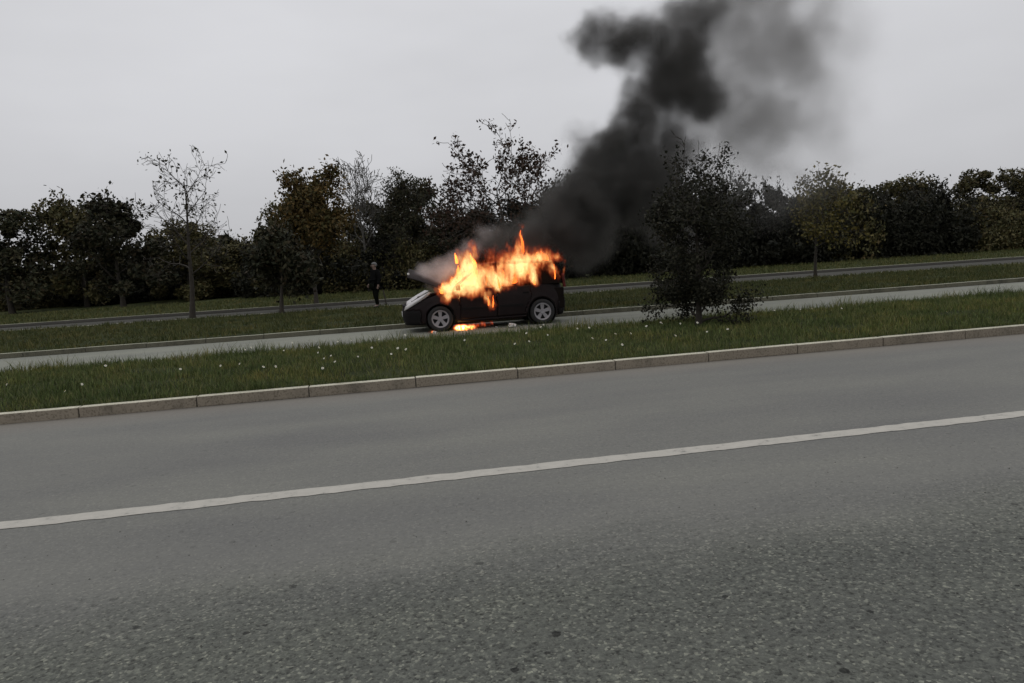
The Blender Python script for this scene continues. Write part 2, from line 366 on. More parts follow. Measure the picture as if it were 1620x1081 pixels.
# ------------------------------------------------------------------ grass
def blades(name, n, xr, yr, zf, hr, wd, mat, seed, yfun=None, dens=None):
    r = np.random.RandomState(seed)
    x = r.uniform(*xr, n); y = r.uniform(*yr, n)
    cl = 0.5 + 0.5*np.sin(x*1.9+1.3*np.sin(y*2.3))*np.sin(y*2.7+np.sin(x*3.1)) ; cl2 = 0.5+0.5*np.sin(x*7.1+y*3)*np.sin(y*8.3-x*2)
    if dens is not None:
        keep = r.rand(n) < dens(x, y); x, y, cl, cl2 = x[keep], y[keep], cl[keep], cl2[keep]; n = len(x)
    if yfun is not None: y = yfun(x, y)
    z = zf(x, y)
    h = (hr[0] + (hr[1]-hr[0])*r.rand(n)**1.6) * (0.55 + 0.55*cl + 0.35*cl2)
    a = r.uniform(0, 2*math.pi, n); lean = r.uniform(0.1, 0.75, n)*h; la = r.uniform(0, 2*math.pi, n)
    wx, wy = np.cos(a)*wd*r.uniform(.6, 1.3, n), np.sin(a)*wd*r.uniform(.6, 1.3, n); lx, ly = np.cos(la)*lean, np.sin(la)*lean
    v = np.empty((n, 5, 3), dtype=np.float32)
    v[:, 0] = np.stack([x-wx, y-wy, z-.01], 1); v[:, 1] = np.stack([x+wx, y+wy, z-.01], 1)
    v[:, 2] = np.stack([x-wx*.7+lx*.35, y-wy*.7+ly*.35, z+h*.55], 1); v[:, 3] = np.stack([x+wx*.7+lx*.35, y+wy*.7+ly*.35, z+h*.55], 1)
    v[:, 4] = np.stack([x+lx, y+ly, z+h], 1)
    b = (np.arange(n)*5)[:, None]
    me = mesh_np(name, v.reshape(-1, 3), [np.concatenate([b, b+1, b+3, b+2], 1), np.concatenate([b+2, b+3, b+4], 1)], mat)
    return obj_me(name, me)
vz = lambda x, y: 0.115 + 0.055*np.sin(np.clip((y-9.95)/4.95, 0, 1)*math.pi) - np.where(y > 14.7, .08, 0)
o = blades('grass', 105000, (-7.5, 15.5), (9.94, 14.85), vz, (0.035, 0.13), 0.0055, MT['grass'], 1, dens=lambda x, y: .35+.65*(np.sin(x*1.7+2*np.sin(y*1.9))*np.sin(y*2.3+x*.6) > -.55))
o2 = blades('kerb_grass', 5000, (-7, 14), (9.90, 9.99), vz, (0.04, 0.13), 0.005, MT['grass'], 7)
tag(o2, 'grass tufts leaning over the back of the main kerb', 'grass', kind='stuff')
tag(o, 'short green grass growing on the verge between the main road and the service road', 'grass', kind='stuff')
o = blades('long_grass', 9000, (-7.5, 17), (14.55, 15.02), vz, (0.07, 0.26), 0.006, MT['grass'], 2)
tag(o, 'taller ragged grass along the far edge of the front verge beside the pale service road', 'grass', kind='stuff')
o = blades('grass', 75000, (-15, 30), (0, 1), lambda x, y: 0.10+0*x, (0.05, 0.15), 0.012, MT['grass2'], 3, yfun=lambda x, y: 19.40+y*(far1(x)-19.5))
tag(o, 'mown grass on the middle verge behind the burning car', 'grass', kind='stuff')
o = blades('grass', 45000, (-26, 48), (0, 1), lambda x, y: 0.09+0*x, (0.06, 0.2), 0.02, MT['grass2'], 4, yfun=lambda x, y: far2(x)+.25+y*13)
tag(o, 'dull grass in front of the far trees beyond the last kerb', 'grass', kind='stuff')

# loose chippings on the coarse lane
r = np.random.RandomState(9); n = 2600
bx = r.uniform(-4, 7, n); by = 1.9 + 3.2*r.rand(n)**1.3; s = r.uniform(0.0025, 0.007, n)
base = np.array([(1, 0, 0), (-.5, .8, 0), (-.6, -.8, 0), (0.1, 0, .9)]);
v = np.empty((n, 4, 3))
for i in range(n):
    a = r.uniform(0, 6.28); c_, s_ = math.cos(a), math.sin(a)
    q = base*s[i]*r.uniform(.6, 1.4, (4, 3)); v[i, :, 0] = bx[i]+q[:, 0]*c_-q[:, 1]*s_; v[i, :, 1] = by[i]+q[:, 0]*s_+q[:, 1]*c_; v[i, :, 2] = q[:, 2]+.0005
b4 = (np.arange(n)*4)[:, None]
fc = np.concatenate([np.concatenate([b4, b4+1, b4+3], 1), np.concatenate([b4+1, b4+2, b4+3], 1), np.concatenate([b4+2, b4, b4+3], 1)])
MT['chip'] = mat_leaf('stone chippings', [(0.05, 0.05, 0.045), (0.16, 0.155, 0.14), (0.30, 0.29, 0.26), (0.09, 0.09, 0.08)])
tag(obj_me('gravel', mesh_np('gravel', v.reshape(-1, 3), fc, MT['chip'])), 'loose stone chippings scattered on the coarse asphalt of the near lane', 'gravel', kind='stuff')

# ------------------------------------------------------------------ trees
def skeleton(rng, h, spread, r0, nl=9, levels=3, lowest=0.28, up=0.55, wander=0.16, lean=(0, 0), prof=None):
    segs, tips = [], []
    def branch(p, d, ln, r, lv):
        k = 5 if lv < 2 else 3; step = ln/k; pts = [p.copy()]; rads = [r]
        for i in range(k):
            d = (d + Vector((rng.gauss(0, wander), rng.gauss(0, wander), rng.gauss(0, wander)+0.06*up))).normalized()
            p = p + d*step; pts.append(p.copy()); rads.append(max(r*(1-(i+1)/k*0.72), 0.003))
            if lv < levels and i >= 1:
                for _ in range(2 if lv < 2 else rng.choice((1, 2))):
                    a = rng.uniform(0, 2*math.pi); perp = d.cross(Vector((math.cos(a), math.sin(a), 0.3))).normalized()
                    nd = (d*rng.uniform(0.5, 1.0) + perp*rng.uniform(0.5, 0.95)).normalized()
                    branch(p, nd, ln*rng.uniform(0.38, 0.6), rads[-1]*0.6, lv+1)
            if lv >= levels-1: tips.append((p.copy(), lv))
        segs.append((pts, rads))
    k = 9; pts = []; rads = []; p = Vector((0, 0, -0.05)); d = Vector((lean[0], lean[1], 1)).normalized()
    for i in range(k+1):
        pts.append(p.copy()); rads.append(r0*(1-0.86*i/k) + (0.35*r0 if i == 0 else 0))
        d = (d + Vector((rng.gauss(0, .05), rng.gauss(0, .05), 0.1))).normalized(); p = p + d*(h*0.86/k)
    segs.append((pts, rads))
    for j in range(nl):
        t = lowest + (1-lowest)*(j+rng.random()*0.6)/nl; f = min(t, .999)*k; i = int(f); q = pts[i].lerp(pts[i+1], f-i)
        a = j*2.4 + rng.uniform(-.5, .5); e = up*(0.5+0.9*t)
        d = Vector((math.cos(a), math.sin(a), e)).normalized()
        branch(q, d, spread*(prof(t) if prof else 1.15-0.55*t)*rng.uniform(.8, 1.15), r0*(0.45-0.28*t), 1)
    return segs, tips

def wood_mesh(name, segs, mat, minr=0.0):
    bm = bmesh.new()
    for pts, rads in segs:
        add_tube(bm, pts, [max(q, minr) for q in rads], 7 if rads[0] > 0.06 else (4 if rads[0] > 0.015 else 3), cap=False)
    me = bpy.data.meshes.new(name); bm.to_mesh(me); bm.free(); me.materials.append(mat)
    for p in me.polygons: p.use_smooth = True
    return me

def leaf_mesh(name, cen, size, mat, seed, asp=0.55):
    r = np.random.RandomState(seed); cen = np.asarray(cen, dtype=float); n = len(cen)
    u = r.randn(n, 3); u /= np.linalg.norm(u, axis=1)[:, None]; w = r.randn(n, 3); w -= u*(u*w).sum(1)[:, None]; w /= np.linalg.norm(w, axis=1)[:, None]
    s = (size*r.uniform(.55, 1.3, n))[:, None]
    v = np.stack([cen-u*s, cen+w*s*asp, cen+u*s, cen-w*s*asp], 1).reshape(-1, 3)
    b = (np.arange(n)*4)[:, None]
    return mesh_np(name, v, np.concatenate([b, b+1, b+2, b+3], 1), mat)

def leaf_cloud(tips, per, rad, seed, keep=1.0, thin=0.0, h=1.0):
    r = np.random.RandomState(seed); out = []
    for p, lv in tips:
        if r.rand() > keep*(1-thin*max(0, min(1, (p.z/h-.45)/.5))): continue
        k = r.poisson(per); c = np.array(p)[None] + r.randn(k, 3)*rad
        out.append(c)
    return np.concatenate(out) if out else np.zeros((1, 3))

def tree(name, h, spread, r0, wood, leafm, seed, label, cat='tree', group=None, loc=(0, 0, 0), leaf=0.12, per=5, rad=.2, nl=9, levels=3, keep=.9, minr=0.0, thin=0.0, **kw):
    rng = random.Random(seed); segs, tips = skeleton(rng, h, spread, r0, nl, levels, **kw)
    t = empty(name, loc); tag(t, label, cat, group)
    obj_me('trunk', wood_mesh('trunk', segs, wood, minr), t)
    if per > 0:
        obj_me('crown', leaf_mesh('crown', leaf_cloud(tips, per, rad, seed, keep, thin, h), leaf, leafm, seed), t)
    return t

def copy_tree(o, parent=None):
    c = o.copy(); C.objects.link(c)
    if parent is not None: c.parent = parent
    for ch in list(o.children): copy_tree(ch, c)
    return c

# bushy tree prototypes for the wood edge (crown nearly to the ground)
def bushy(name, seed, leafm, n=9500, hh=6.0, ww=2.6, leaf=0.115, base=0.1):
    rng = random.Random(seed); r = np.random.RandomState(seed)
    segs, tips = skeleton(rng, hh*0.97, ww*0.85, 0.13, 10, 2, lowest=0.2, up=0.7, wander=.2)
    t = empty(name)
    obj_me('trunk', wood_mesh('trunk', segs, MT['bark'], 0.012), t)
    bl = []
    for i in range(34):
        a = rng.uniform(0, 2*math.pi); z = hh*(base+(0.92-base)*rng.random()); rr = ww*math.sqrt(max(0.05, 1-((z/hh-0.42)/0.60)**2))*rng.uniform(.2, 1.0)
        bl.append((rr*math.cos(a), rr*math.sin(a), z, rng.uniform(.25, .85)))
    bl = np.array(bl); k = r.randint(0, len(bl), n); d = r.randn(n, 3); d /= np.linalg.norm(d, axis=1)[:, None]
    rad = bl[k, 3]*(0.35+0.75*r.rand(n)**.6)
    c = bl[k, :3] + d*rad[:, None]*np.array([1, 1, .85]); c = c[c[:, 2] > 0.05]
    c2 = leaf_cloud(tips, 4, .16, seed, .8)
    obj_me('crown', leaf_mesh('crown', np.concatenate([c, c2]), leaf, leafm, seed), t)
    return t
PR = {k: bushy('bushy_tree', 40+i, MT[m]) for i, (k, m) in enumerate([('a', 'leaf_dark'), ('b', 'leaf_dark'), ('k', 'leaf_black'), ('l', 'leaf_black'), ('c', 'leaf_green'), ('d', 'leaf_green'), ('y', 'leaf_yellow')])}
used = set()
def put(proto, x, y, h, wd, label, rz=0.0, group='dark bushy trees of the wood behind the meadow', name=None):
    src = PR[proto]
    if proto in used: o = copy_tree(src)
    else: o = src; used.add(proto)
    o.location = (x, y, 0.05); o.scale = (wd/2.6, wd/2.6, h/6.0); o.rotation_euler = (0, 0, rz)
    tag(o, label, 'tree', group); return o
put('a', -24.0, 52, 7.0, 3.6, 'dark bushy tree at the far left end of the wood', .3)
put('d', -20.6, 55, 7.9, 3.2, 'tall olive bushy tree second from the left end of the wood', 1.3)
put('b', -16.6, 50, 7.2, 3.3, 'wide dark bushy tree left of the bare twiggy tree', 2.3)
put('c', -13.6, 54, 5.6, 2.8, 'olive bushy tree behind the bare twiggy tree', 4.3)
put('c', -11.2, 57, 3.9, 3.0, 'low olive tree filling the dip in the skyline left of the autumn tree', 0.3)
put('d', -8.7, 56, 4.2, 3.0, 'low olive tree half hidden by the autumn tree', 2.0)
put('d', -6.2, 50, 6.6, 2.4, 'olive bushy tree directly behind the autumn tree', 5.1)
put('c', -3.6, 51, 5.9, 2.4, 'olive bushy tree between the autumn tree and the pale bare tree', 3.3)
put('b', -0.6, 54, 6.6, 2.6, 'dark tree behind the pale bare tree', 1.1)
put('a', 2.1, 51, 7.3, 2.7, 'tall rounded dark tree left of the smoke above the car bonnet', 2.6)
put('b', 4.3, 50, 5.3, 2.2, 'shorter dark tree beside the tall rounded one', 0.9)
put('k', 6.6, 50, 5.6, 2.6, 'dark tree behind the sparse reddish tree', 4.0)
put('l', 9.6, 50, 5.8, 2.8, 'dark tree seen through the base of the smoke', 5.5)
put('k', 13.0, 50, 6.2, 3.0, 'dark tree hidden behind the thick smoke', 0.1)
put('l', 16.2, 51, 5.9, 2.8, 'dark tree under the bend of the smoke', 3.7)
put('k', 19.2, 49, 5.7, 2.7, 'dark tree behind the left side of the street tree', 5.0)
put('l', 22.2, 51, 5.4, 2.9, 'dark tree behind the crown of the street tree', 1.6)
put('k', 24.9, 49, 5.3, 2.6, 'dark tree behind the right side of the street tree', 2.9)
put('k', 27.8, 49, 6.0, 1.9, 'dark domed tree right of the street tree', 0.6)
put('y', 28.9, 47, 4.5, 2.2, 'low yellowish tree beside the dark domed tree', 1.9)
put('c', 32.4, 50, 5.4, 2.8, 'olive bushy tree just right of the orange tinted sapling', 4.4)
put('a', 35.9, 51, 5.6, 2.9, 'dark bushy tree midway along the right part of the wood', 5.9)
put('d', 39.2, 50, 6.1, 2.8, 'taller olive tree in the right part of the wood', 3.0)
put('b', 43.0, 53, 5.5, 3.1, 'dark bushy tree third from the right end of the wood', .8)
put('c', 46.6, 50, 6.3, 3.0, 'olive bushy tree second from the right end of the wood', 2.2)
put('a', 50.5, 51, 6.0, 3.2, 'dark bushy tree at the right end of the wood', 3.9)

# undergrowth bushes in front of and between them
rng = random.Random(77)
bu = bushy('bush', 61, MT['leaf_black'], 5000, 2.4, 1.9, .09, 0.05); tag(bu, 'low dark bush at the foot of the far trees', 'bush', 'bushes along the foot of the far wood')
bu2 = bushy('bush', 62, MT['leaf_green'], 5000, 2.4, 1.9, .09, 0.05); tag(bu2, 'low olive bush at the foot of the far trees', 'bush', 'bushes along the foot of the far wood')
BUSH_N = {}
TREE_AT = [(-24, 'leftmost tree'), (-20, 'second tree from the left'), (-16.6, 'twiggy bare tree'), (-12, 'dip in the skyline'), (-6.2, 'autumn tree'), (-3, 'gap beside the autumn tree'), (-.6, 'pale bare tree'),
           (2.1, 'rounded dark tree'), (5, 'reddish tree left half'), (9, 'reddish tree right half'), (13, 'smoke base'), (16.5, 'smoke edge'), (20, 'street tree left side'), (23.5, 'street tree right side'), (27.8, 'dark domed tree'),
           (31.5, 'orange sapling'), (35.5, 'fifth tree from the right'), (39.2, 'fourth tree from the right'), (43, 'third tree from the right'), (46.6, 'second tree from the right'), (50.5, 'rightmost tree')]
x = -27.0
while x < 56:
    dark = 4 < x < 30 or rng.random() < .5
    src = bu if dark else bu2
    first = (dark and not bu.get('_u')) or (not dark and not bu2.get('_u'))
    o = src if first else copy_tree(src)
    if first: src['_u'] = 1
    edge = 58 if x < -9 else 52.5 - (x+9)*0.5 if x < 1 else 46.8 if x < 20 else 45.6
    if 8 < x < 30: o.location.z = 0.03
    o.location = (x, edge + rng.uniform(-.7, .9), 0.03); sgm = rng.uniform(.8, 1.35)
    o.scale = (sgm*1.1, sgm*1.1, sgm*rng.uniform(.9, 1.4)*(1.45 if 8 < x < 32 else 1)); o.rotation_euler = (0, 0, rng.uniform(0, 6.28))
    near = min(TREE_AT, key=lambda q: abs(q[0]-(x+2)*50/o.location.y)); side = BUSH_N.get(near[1], 0); BUSH_N[near[1]] = side+1
    o['label'] = '%s wood-edge bush, %s from the left below the %s' % ('dark' if dark else 'olive', ('first', 'second', 'third', 'fourth', 'fifth', 'sixth', 'seventh', 'eighth')[side], near[1])
    x += rng.uniform(1.6, 2.3)
for b_ in bpy.data.objects:
    if '_u' in b_: del b_['_u']
# deeper wood read as one mass
r = np.random.RandomState(21); n = 26000
x = r.uniform(-62, 92, n); yy = r.uniform(60, 66, n)
top = 3.9 + 0.9*np.sin(x*.31) + .6*np.sin(x*.83+1) + .5*np.sin(x*1.9)
z = top*(r.rand(n)**.8)
tag(obj_me('woods', leaf_mesh('woods', np.stack([x, yy, z], 1), .42, MT['leaf_dark'], 5)), 'dense dark wood filling in behind the front row of far trees', 'woods', kind='stuff')

# individual trees
tree('autumn_tree', 5.9, 1.75, .10, MT['bark'], MT['leaf_brown'], 3, 'slender autumn tree with brown and olive leaves beyond the far road left of the person', loc=(-3.25, 34.7, .05), leaf=.095, per=10, rad=.2, nl=15, lowest=.34, up=.85, keep=.8, minr=.008, thin=.3)
tree('young_tree', 3.1, 1.0, .09, MT['bark'], MT['leaf_dark'], 8, 'short dark young tree on the middle verge left of the autumn tree trunk', loc=(-3.95, 28.4, .05), leaf=.10, per=9, rad=.2, nl=9, lowest=.45, up=.5, minr=.006)
tree('bare_tree', 7.9, 2.4, .13, MT['pale_bark'], MT['leaf_brown'], 12, 'bare pale tree with upright twigs rising above the wood left of the person', loc=(-1.0, 47, .05), leaf=.08, per=.08, rad=.1, nl=18, levels=3, lowest=.42, up=1.35, wander=.13, minr=.016)
tree('reddish_tree', 6.9, 4.2, .16, MT['bark'], MT['leaf_red'], 19, 'tall sparse tree with reddish leaves and long twigs directly above the burning car', loc=(7.5, 42, .05), leaf=.11, per=7.5, rad=.15, nl=16, levels=3, lowest=.2, up=.55, wander=.22, keep=.62, minr=.014, thin=.3)
tree('twiggy_tree', 6.7, 2.3, .12, MT['bark'], MT['leaf_dark'], 37, 'domed dark tree with many upright twigs between the pale bare tree and the smoke', loc=(1.9, 48, .05), leaf=.085, per=6, rad=.17, nl=20, levels=3, lowest=.2, up=1.15, wander=.13, keep=.9, minr=.012, thin=.6)
tree('bare_tree', 6.4, 2.0, .11, MT['bark'], MT['leaf_dark'], 23, 'bare twiggy tree at the left edge beside the far road', loc=(-7.9, 31.5, .05), leaf=.07, per=.5, rad=.15, nl=13, levels=3, lowest=.3, up=.7, minr=.008)
tree('street_sapling', 4.3, 1.15, .075, MT['bark'], MT['leaf_yellow'], 27, 'slim sapling with a few orange tinted leaves on the middle verge at the right', loc=(17.3, 27.3, .05), leaf=.08, per=2.8, rad=.18, nl=12, levels=3, lowest=.33, up=.8, keep=.7, minr=.007)

# near street tree on the front verge, shaggy down to the ground
st = tree('street_tree', 2.95, .90, .066, MT['bark'], MT['leaf_dull'], 31, 'dark shaggy street tree on the front verge right of the burning car', loc=(5.78, 13.0, .12), leaf=.034, per=16, rad=.08, nl=26, levels=3, lowest=.05, up=.8, wander=.24, keep=.8, minr=.0055, thin=.75, lean=(.08, 0), prof=lambda t: .95 if t < .12 else .5 if t < .3 else .95 if t < .5 else 1.15-.25*t)
# ------------------------------------------------------------------ flowers
MT['petal'] = mat_plain('white petals', (0.62, 0.62, 0.55), 0.8, noise=.1)
MT['stalk'] = mat_plain('flower stalk', (0.05, 0.075, 0.02), 0.8)
MT['eye'] = mat_plain('flower centre', (0.45, 0.3, 0.04), 0.8)
bm = bmesh.new(); add_tube(bm, [(0, 0, 0), (.006, 0, .07), (.012, .004, .14)], [.0022, .002, .0018], 4)
fl = empty('daisy'); tag(fl, 'small white flower standing in the grass of the front verge', 'flower', 'white flowers dotted over the front verge')
obj_bm('stalk', bm, MT['stalk'], fl)
bm = bmesh.new(); tilt = Matrix.Rotation(R(38), 3, 'X')
for i in range(9):
    a = i*2*math.pi/9; cx, sx = math.cos(a), math.sin(a)
    q = [tilt @ Vector((cx*d-sx*w_, sx*d+cx*w_, z_)) + Vector((.012, .004, .142)) for d, w_, z_ in ((.003, 0, 0), (.014, -.007, .003), (.024, 0, .001), (.014, .007, .003))]
    bm.faces.new([bm.verts.new(p) for p in q])
obj_bm('petals', bm, MT['petal'], fl)
bm = bmesh.new(); bmesh.ops.create_uvsphere(bm, u_segments=8, v_segments=5, radius=.007)
bmesh.ops.transform(bm, matrix=Matrix.Translation((.012, .002, .145)), verts=bm.verts); obj_bm('flower_centre', bm, MT['eye'], fl, True)
DA = [(-1.89, 13.33), (-1.23, 12.83), (-0.97, 11.89), (-1.05, 11.55), (-0.86, 11.14), (-1.87, 11.02), (-1.67, 10.84), (-0.98, 10.4), (-0.76, 14.42), (0.09, 11.76), (-1.9, 14.6), (-0.33, 12.3), (4.27, 13.91), (3.74, 11.75), (4.45, 12.21), (3.24, 11.41), (3.37, 11.12), (3.35, 12.77), (2.94, 14.07), (3.14, 14.7), (3.87, 11.33), (4.42, 10.8), (5.08, 12.18), (5.35, 12.07), (5.04, 13.04), (4.9, 12.6), (7.75, 13.7), (1.93, 11.34), (2.35, 12.53), (2.21, 11.54), (2.68, 12.27), (5.49, 11.21), (3.35, 10.24)]
rng = random.Random(4)
for i in range(26):
    DA.append((rng.choice((rng.uniform(-5.5, 0), rng.uniform(6, 12), rng.uniform(0, 6))), rng.uniform(10.3, 14.5)))
DA = [(x, y) for i, (x, y) in enumerate(DA) if all(math.hypot(x-a, y-b) > .12 for a, b in DA[:i])]
ORD = 'first second third fourth fifth sixth seventh eighth ninth tenth eleventh twelfth thirteenth fourteenth fifteenth sixteenth seventeenth eighteenth nineteenth twentieth'.split()
ORD += ['twenty-'+q for q in ORD[:9]] + ['thirtieth'] + ['thirty-'+q for q in ORD[:9]]
DL = [None]*len(DA)
for lo_, hi_, ph in ((0, 11.5, 'nearest the main kerb'), (11.5, 13, 'along the middle of the front verge'), (13, 99, 'nearest the service road')):
    for n_, i in enumerate(sorted([i for i, q in enumerate(DA) if lo_ <= q[1] < hi_], key=lambda i: DA[i][0]/DA[i][1])):
        DL[i] = 'white flower %s, %s from the left' % (ph, ORD[n_])
for i, (x, y) in enumerate(DA):
    o = fl if i == 0 else copy_tree(fl)
    o.location = (x, y, float(vz(np.array([x]), np.array([y]))[0]))
    o['label'] = DL[i]
    s_ = rng.uniform(.5, 1.0); o.scale = (s_, s_, rng.uniform(.8, 1.2)); o.rotation_euler = (0, 0, rng.uniform(-.9, .9))

# ------------------------------------------------------------------ the burning car (nose towards -X), local x = 0 at the nose
MT['paint'] = mat_plain('sooty dark paint', (0.012, 0.008, 0.008), 0.5, spec=.12, noise=.5, scale=3, bump=.03, bscale=12)
MT['char'] = mat_plain('charred metal', (0.007, 0.005, 0.004), 0.85, spec=.1, noise=.5, scale=6, bump=.3, bscale=30)
MT['plastic'] = mat_plain('black plastic trim', (0.008, 0.007, 0.007), 0.7, spec=.12, noise=.3)
MT['rubber'] = mat_plain('tyre rubber', (0.012, 0.012, 0.012), 0.85, noise=.3)
MT['alloy'] = mat_plain('dusty alloy', (0.26, 0.25, 0.26), 0.55, metal=.3, noise=.2)
MT['well'] = mat_plain('wheel well black', (0.006, 0.006, 0.006), 0.95)
MT['lens'] = mat_plain('pale headlight plastic', (0.55, 0.53, 0.52), 0.3, noise=.2, scale=10)  # pale lens colour also stands in for sky reflected on the headlight
MT['redlens'] = mat_plain('tail light plastic', (0.07, 0.008, 0.006), 0.25)
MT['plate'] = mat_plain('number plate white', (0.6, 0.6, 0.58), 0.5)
MT['glass'] = mat_plain('soot black glass', (0.01, 0.008, 0.008), 0.12, noise=.3)
car = empty('burning_car', (0.35, 18.33, 0)); tag(car, 'dark compact family car on fire with its bonnet raised beside the service road kerb', 'car')
LEN = 4.07; WH = (0.87, 3.39); WR = 0.31; AR = 0.365
def top_z(x): return float(np.interp(x, [0, .12, .3, .6, 1.05, 1.4, 4.1], [.66, .72, .79, .88, .96, .985, 1.0]))
def xf(z): return float(np.interp(z, [.15, .3, .45, .6, .75, .9, 1.0], [.07, .015, 0, .02, .10, .30, .42]))
def xr(z): return float(np.interp(z, [.15, .35, .5, .7, 1.0], [LEN-.10, LEN-.02, LEN, LEN-.03, LEN-.12]))
def hw(z): return float(np.interp(z, [.15, .25, .5, .75, 1.0], [.77, .815, .835, .825, .775]))
def ringpts(n=300, p=5.2):
    ts = np.linspace(0, 2*math.pi, 8001); x = np.sign(np.cos(ts))*np.abs(np.cos(ts))**(2/p)*2.035; y = np.sign(np.sin(ts))*np.abs(np.sin(ts))**(2/p)*.83
    s = np.concatenate([[0], np.cumsum(np.hypot(np.diff(x), np.diff(y)))]); q = np.interp(np.linspace(0, s[-1], n, endpoint=False), s, ts); return q
TT = ringpts(); NR = len(TT); ROWS = 14; P_ = 5.2
def ring_point(t, v):
    ct, st_ = math.cos(t), math.sin(t)
    sx = math.copysign(abs(ct)**(2/P_), ct); sy = math.copysign(abs(st_)**(2/P_), st_)
    xm = (sx+1)/2*LEN; lo = 0.20
    if abs(sy) > .8:
        for cx in WH:
            if abs(xm-cx) < AR: lo = max(lo, WR + math.sqrt(AR*AR-(xm-cx)**2))
    tp = top_z(xm); z = lo + (tp-lo)*v
    a, b_ = xf(z), xr(z); bulge = 0
    for cx in WH:      # slight wheel-arch flare
        bulge += .016*math.exp(-((math.hypot(xm-cx, z-WR)-AR)/.06)**2)
    return Vector((a+(sx+1)/2*(b_-a), sy*(hw(z)+bulge), z))
P = [[ring_point(t, j/ROWS) for j in range(ROWS+1)] for t in TT]
def region(i, j):
    q = (P[i][j]+P[(i+1) % NR][j+1])/2; side = 'n' if q.y < 0 else 'f'
    if abs(q.y) > .6 and q.z > .25:
        if 1.36 < q.x < 2.27: return 'front_door'+side
        if 2.27 <= q.x < 3.13 and math.hypot(q.x-WH[1], q.z-WR) > AR+.05: return 'rear_door'+side
    if q.z < .55 and q.x < .42: return 'front_bumper'
    if q.z < .55 and q.x > 3.80: return 'rear_bumper'
    return 'body'
groups = {}
for i in range(NR):
    for j in range(ROWS): groups.setdefault(region(i, j), []).append((i, j))
def shell(name, cells, mat, off=0.0, inset=0.0, parent=car, thick=.02):
    bm = bmesh.new(); vm = {}
    def vv(i, j):
        i %= NR
        if (i, j) not in vm: vm[(i, j)] = bm.verts.new(P[i][j])
        return vm[(i, j)]
    for i, j in cells: bm.faces.new((vv(i, j), vv(i+1, j), vv(i+1, j+1), vv(i, j+1)))
    bmesh.ops.recalc_face_normals(bm, faces=bm.faces)
    if off or inset:
        c = sum((v.co for v in bm.verts), Vector())/len(bm.verts); bnd = {v for e in bm.edges if e.is_boundary for v in e.verts}
        for v in bm.verts:
            if v in bnd and inset:
                d = v.co-c; d.y = 0; v.co -= d.normalized()*inset
            if off: v.co.y += math.copysign(off, v.co.y)
    o = obj_bm(name, bm, mat, parent, smooth=True)
    m = o.modifiers.new('Solidify', 'SOLIDIFY'); m.thickness = thick; m.offset = 0
    return o
body = shell('body', groups['body'], MT['paint'])
for k_, nm in (('front_doorn', 'front_door'), ('front_doorf', 'front_door'), ('rear_doorn', 'rear_door'), ('rear_doorf', 'rear_door')):
    d_ = shell(nm, groups[k_], MT['paint'], off=.004, inset=.012)
    xh = 2.16 if nm == 'front_door' else 3.0; s_ = -1 if k_[-1] == 'n' else 1
    bm = bmesh.new(); add_box(bm, (xh, s_*.838, .82), (.17, .025, .03), bevel=.008); obj_bm('door_handle', bm, MT['plastic'], d_)
    bm = bmesh.new(); add_box(bm, ((1.82 if nm == 'front_door' else 2.62), s_*.848, .52), ((.86 if nm == 'front_door' else .62), .02, .06), bevel=.007); obj_bm('rubbing_strip', bm, MT['plastic'], d_)
for nm in ('front_bumper', 'rear_bumper'): shell(nm, groups[nm], MT['plastic'], off=.003, inset=.004, thick=.03)
# underbody, wheel wells, cabin tub, engine bay
bm = bmesh.new(); add_box(bm, (2.03, 0, .24), (3.7, 1.1, .10)); add_box(bm, (2.1, 0, .5), (1.85, 1.5, .52)); obj_bm('floor_pan', bm, MT['well'], car)
bm = bmesh.new(); add_box(bm, (.72, 0, .62), (.95, 1.0, .22), bevel=.03); add_box(bm, (.55, .2, .78), (.3, .35, .12), bevel=.03); add_box(bm, (.95, -.3, .78), (.25, .3, .1), bevel=.02); obj_bm('engine', bm, MT['char'], car)
bm = bmesh.new(); add_box(bm, (1.5, 0, .92), (.3, 1.42, .16), bevel=.04); obj_bm('dashboard', bm, MT['char'], car)
bm = bmesh.new(); add_box(bm, (3.55, 0, .62), (.85, 1.45, .5)); obj_bm('boot_floor', bm, MT['char'], car)
def seat_mesh(wd):
    bm = bmesh.new(); add_box(bm, (0, 0, .55), (.5, wd, .16), bevel=.04); add_box(bm, (.28, 0, .88), (.14, wd, .6), Matrix.Rotation(R(14), 3, 'Y'), bevel=.04)
    for y_ in ((0,) if wd < .7 else (-.35, .35)): add_box(bm, (.37, y_, 1.24), (.09, .24, .16), bevel=.03)
    return bm
for y_ in (-.37, .37):
    o = obj_bm('seat', seat_mesh(.48), MT['char'], car); o.location = (1.85, y_, .08)
o = obj_bm('rear_seat', seat_mesh(1.25), MT['char'], car); o.location = (2.75, 0, .08)
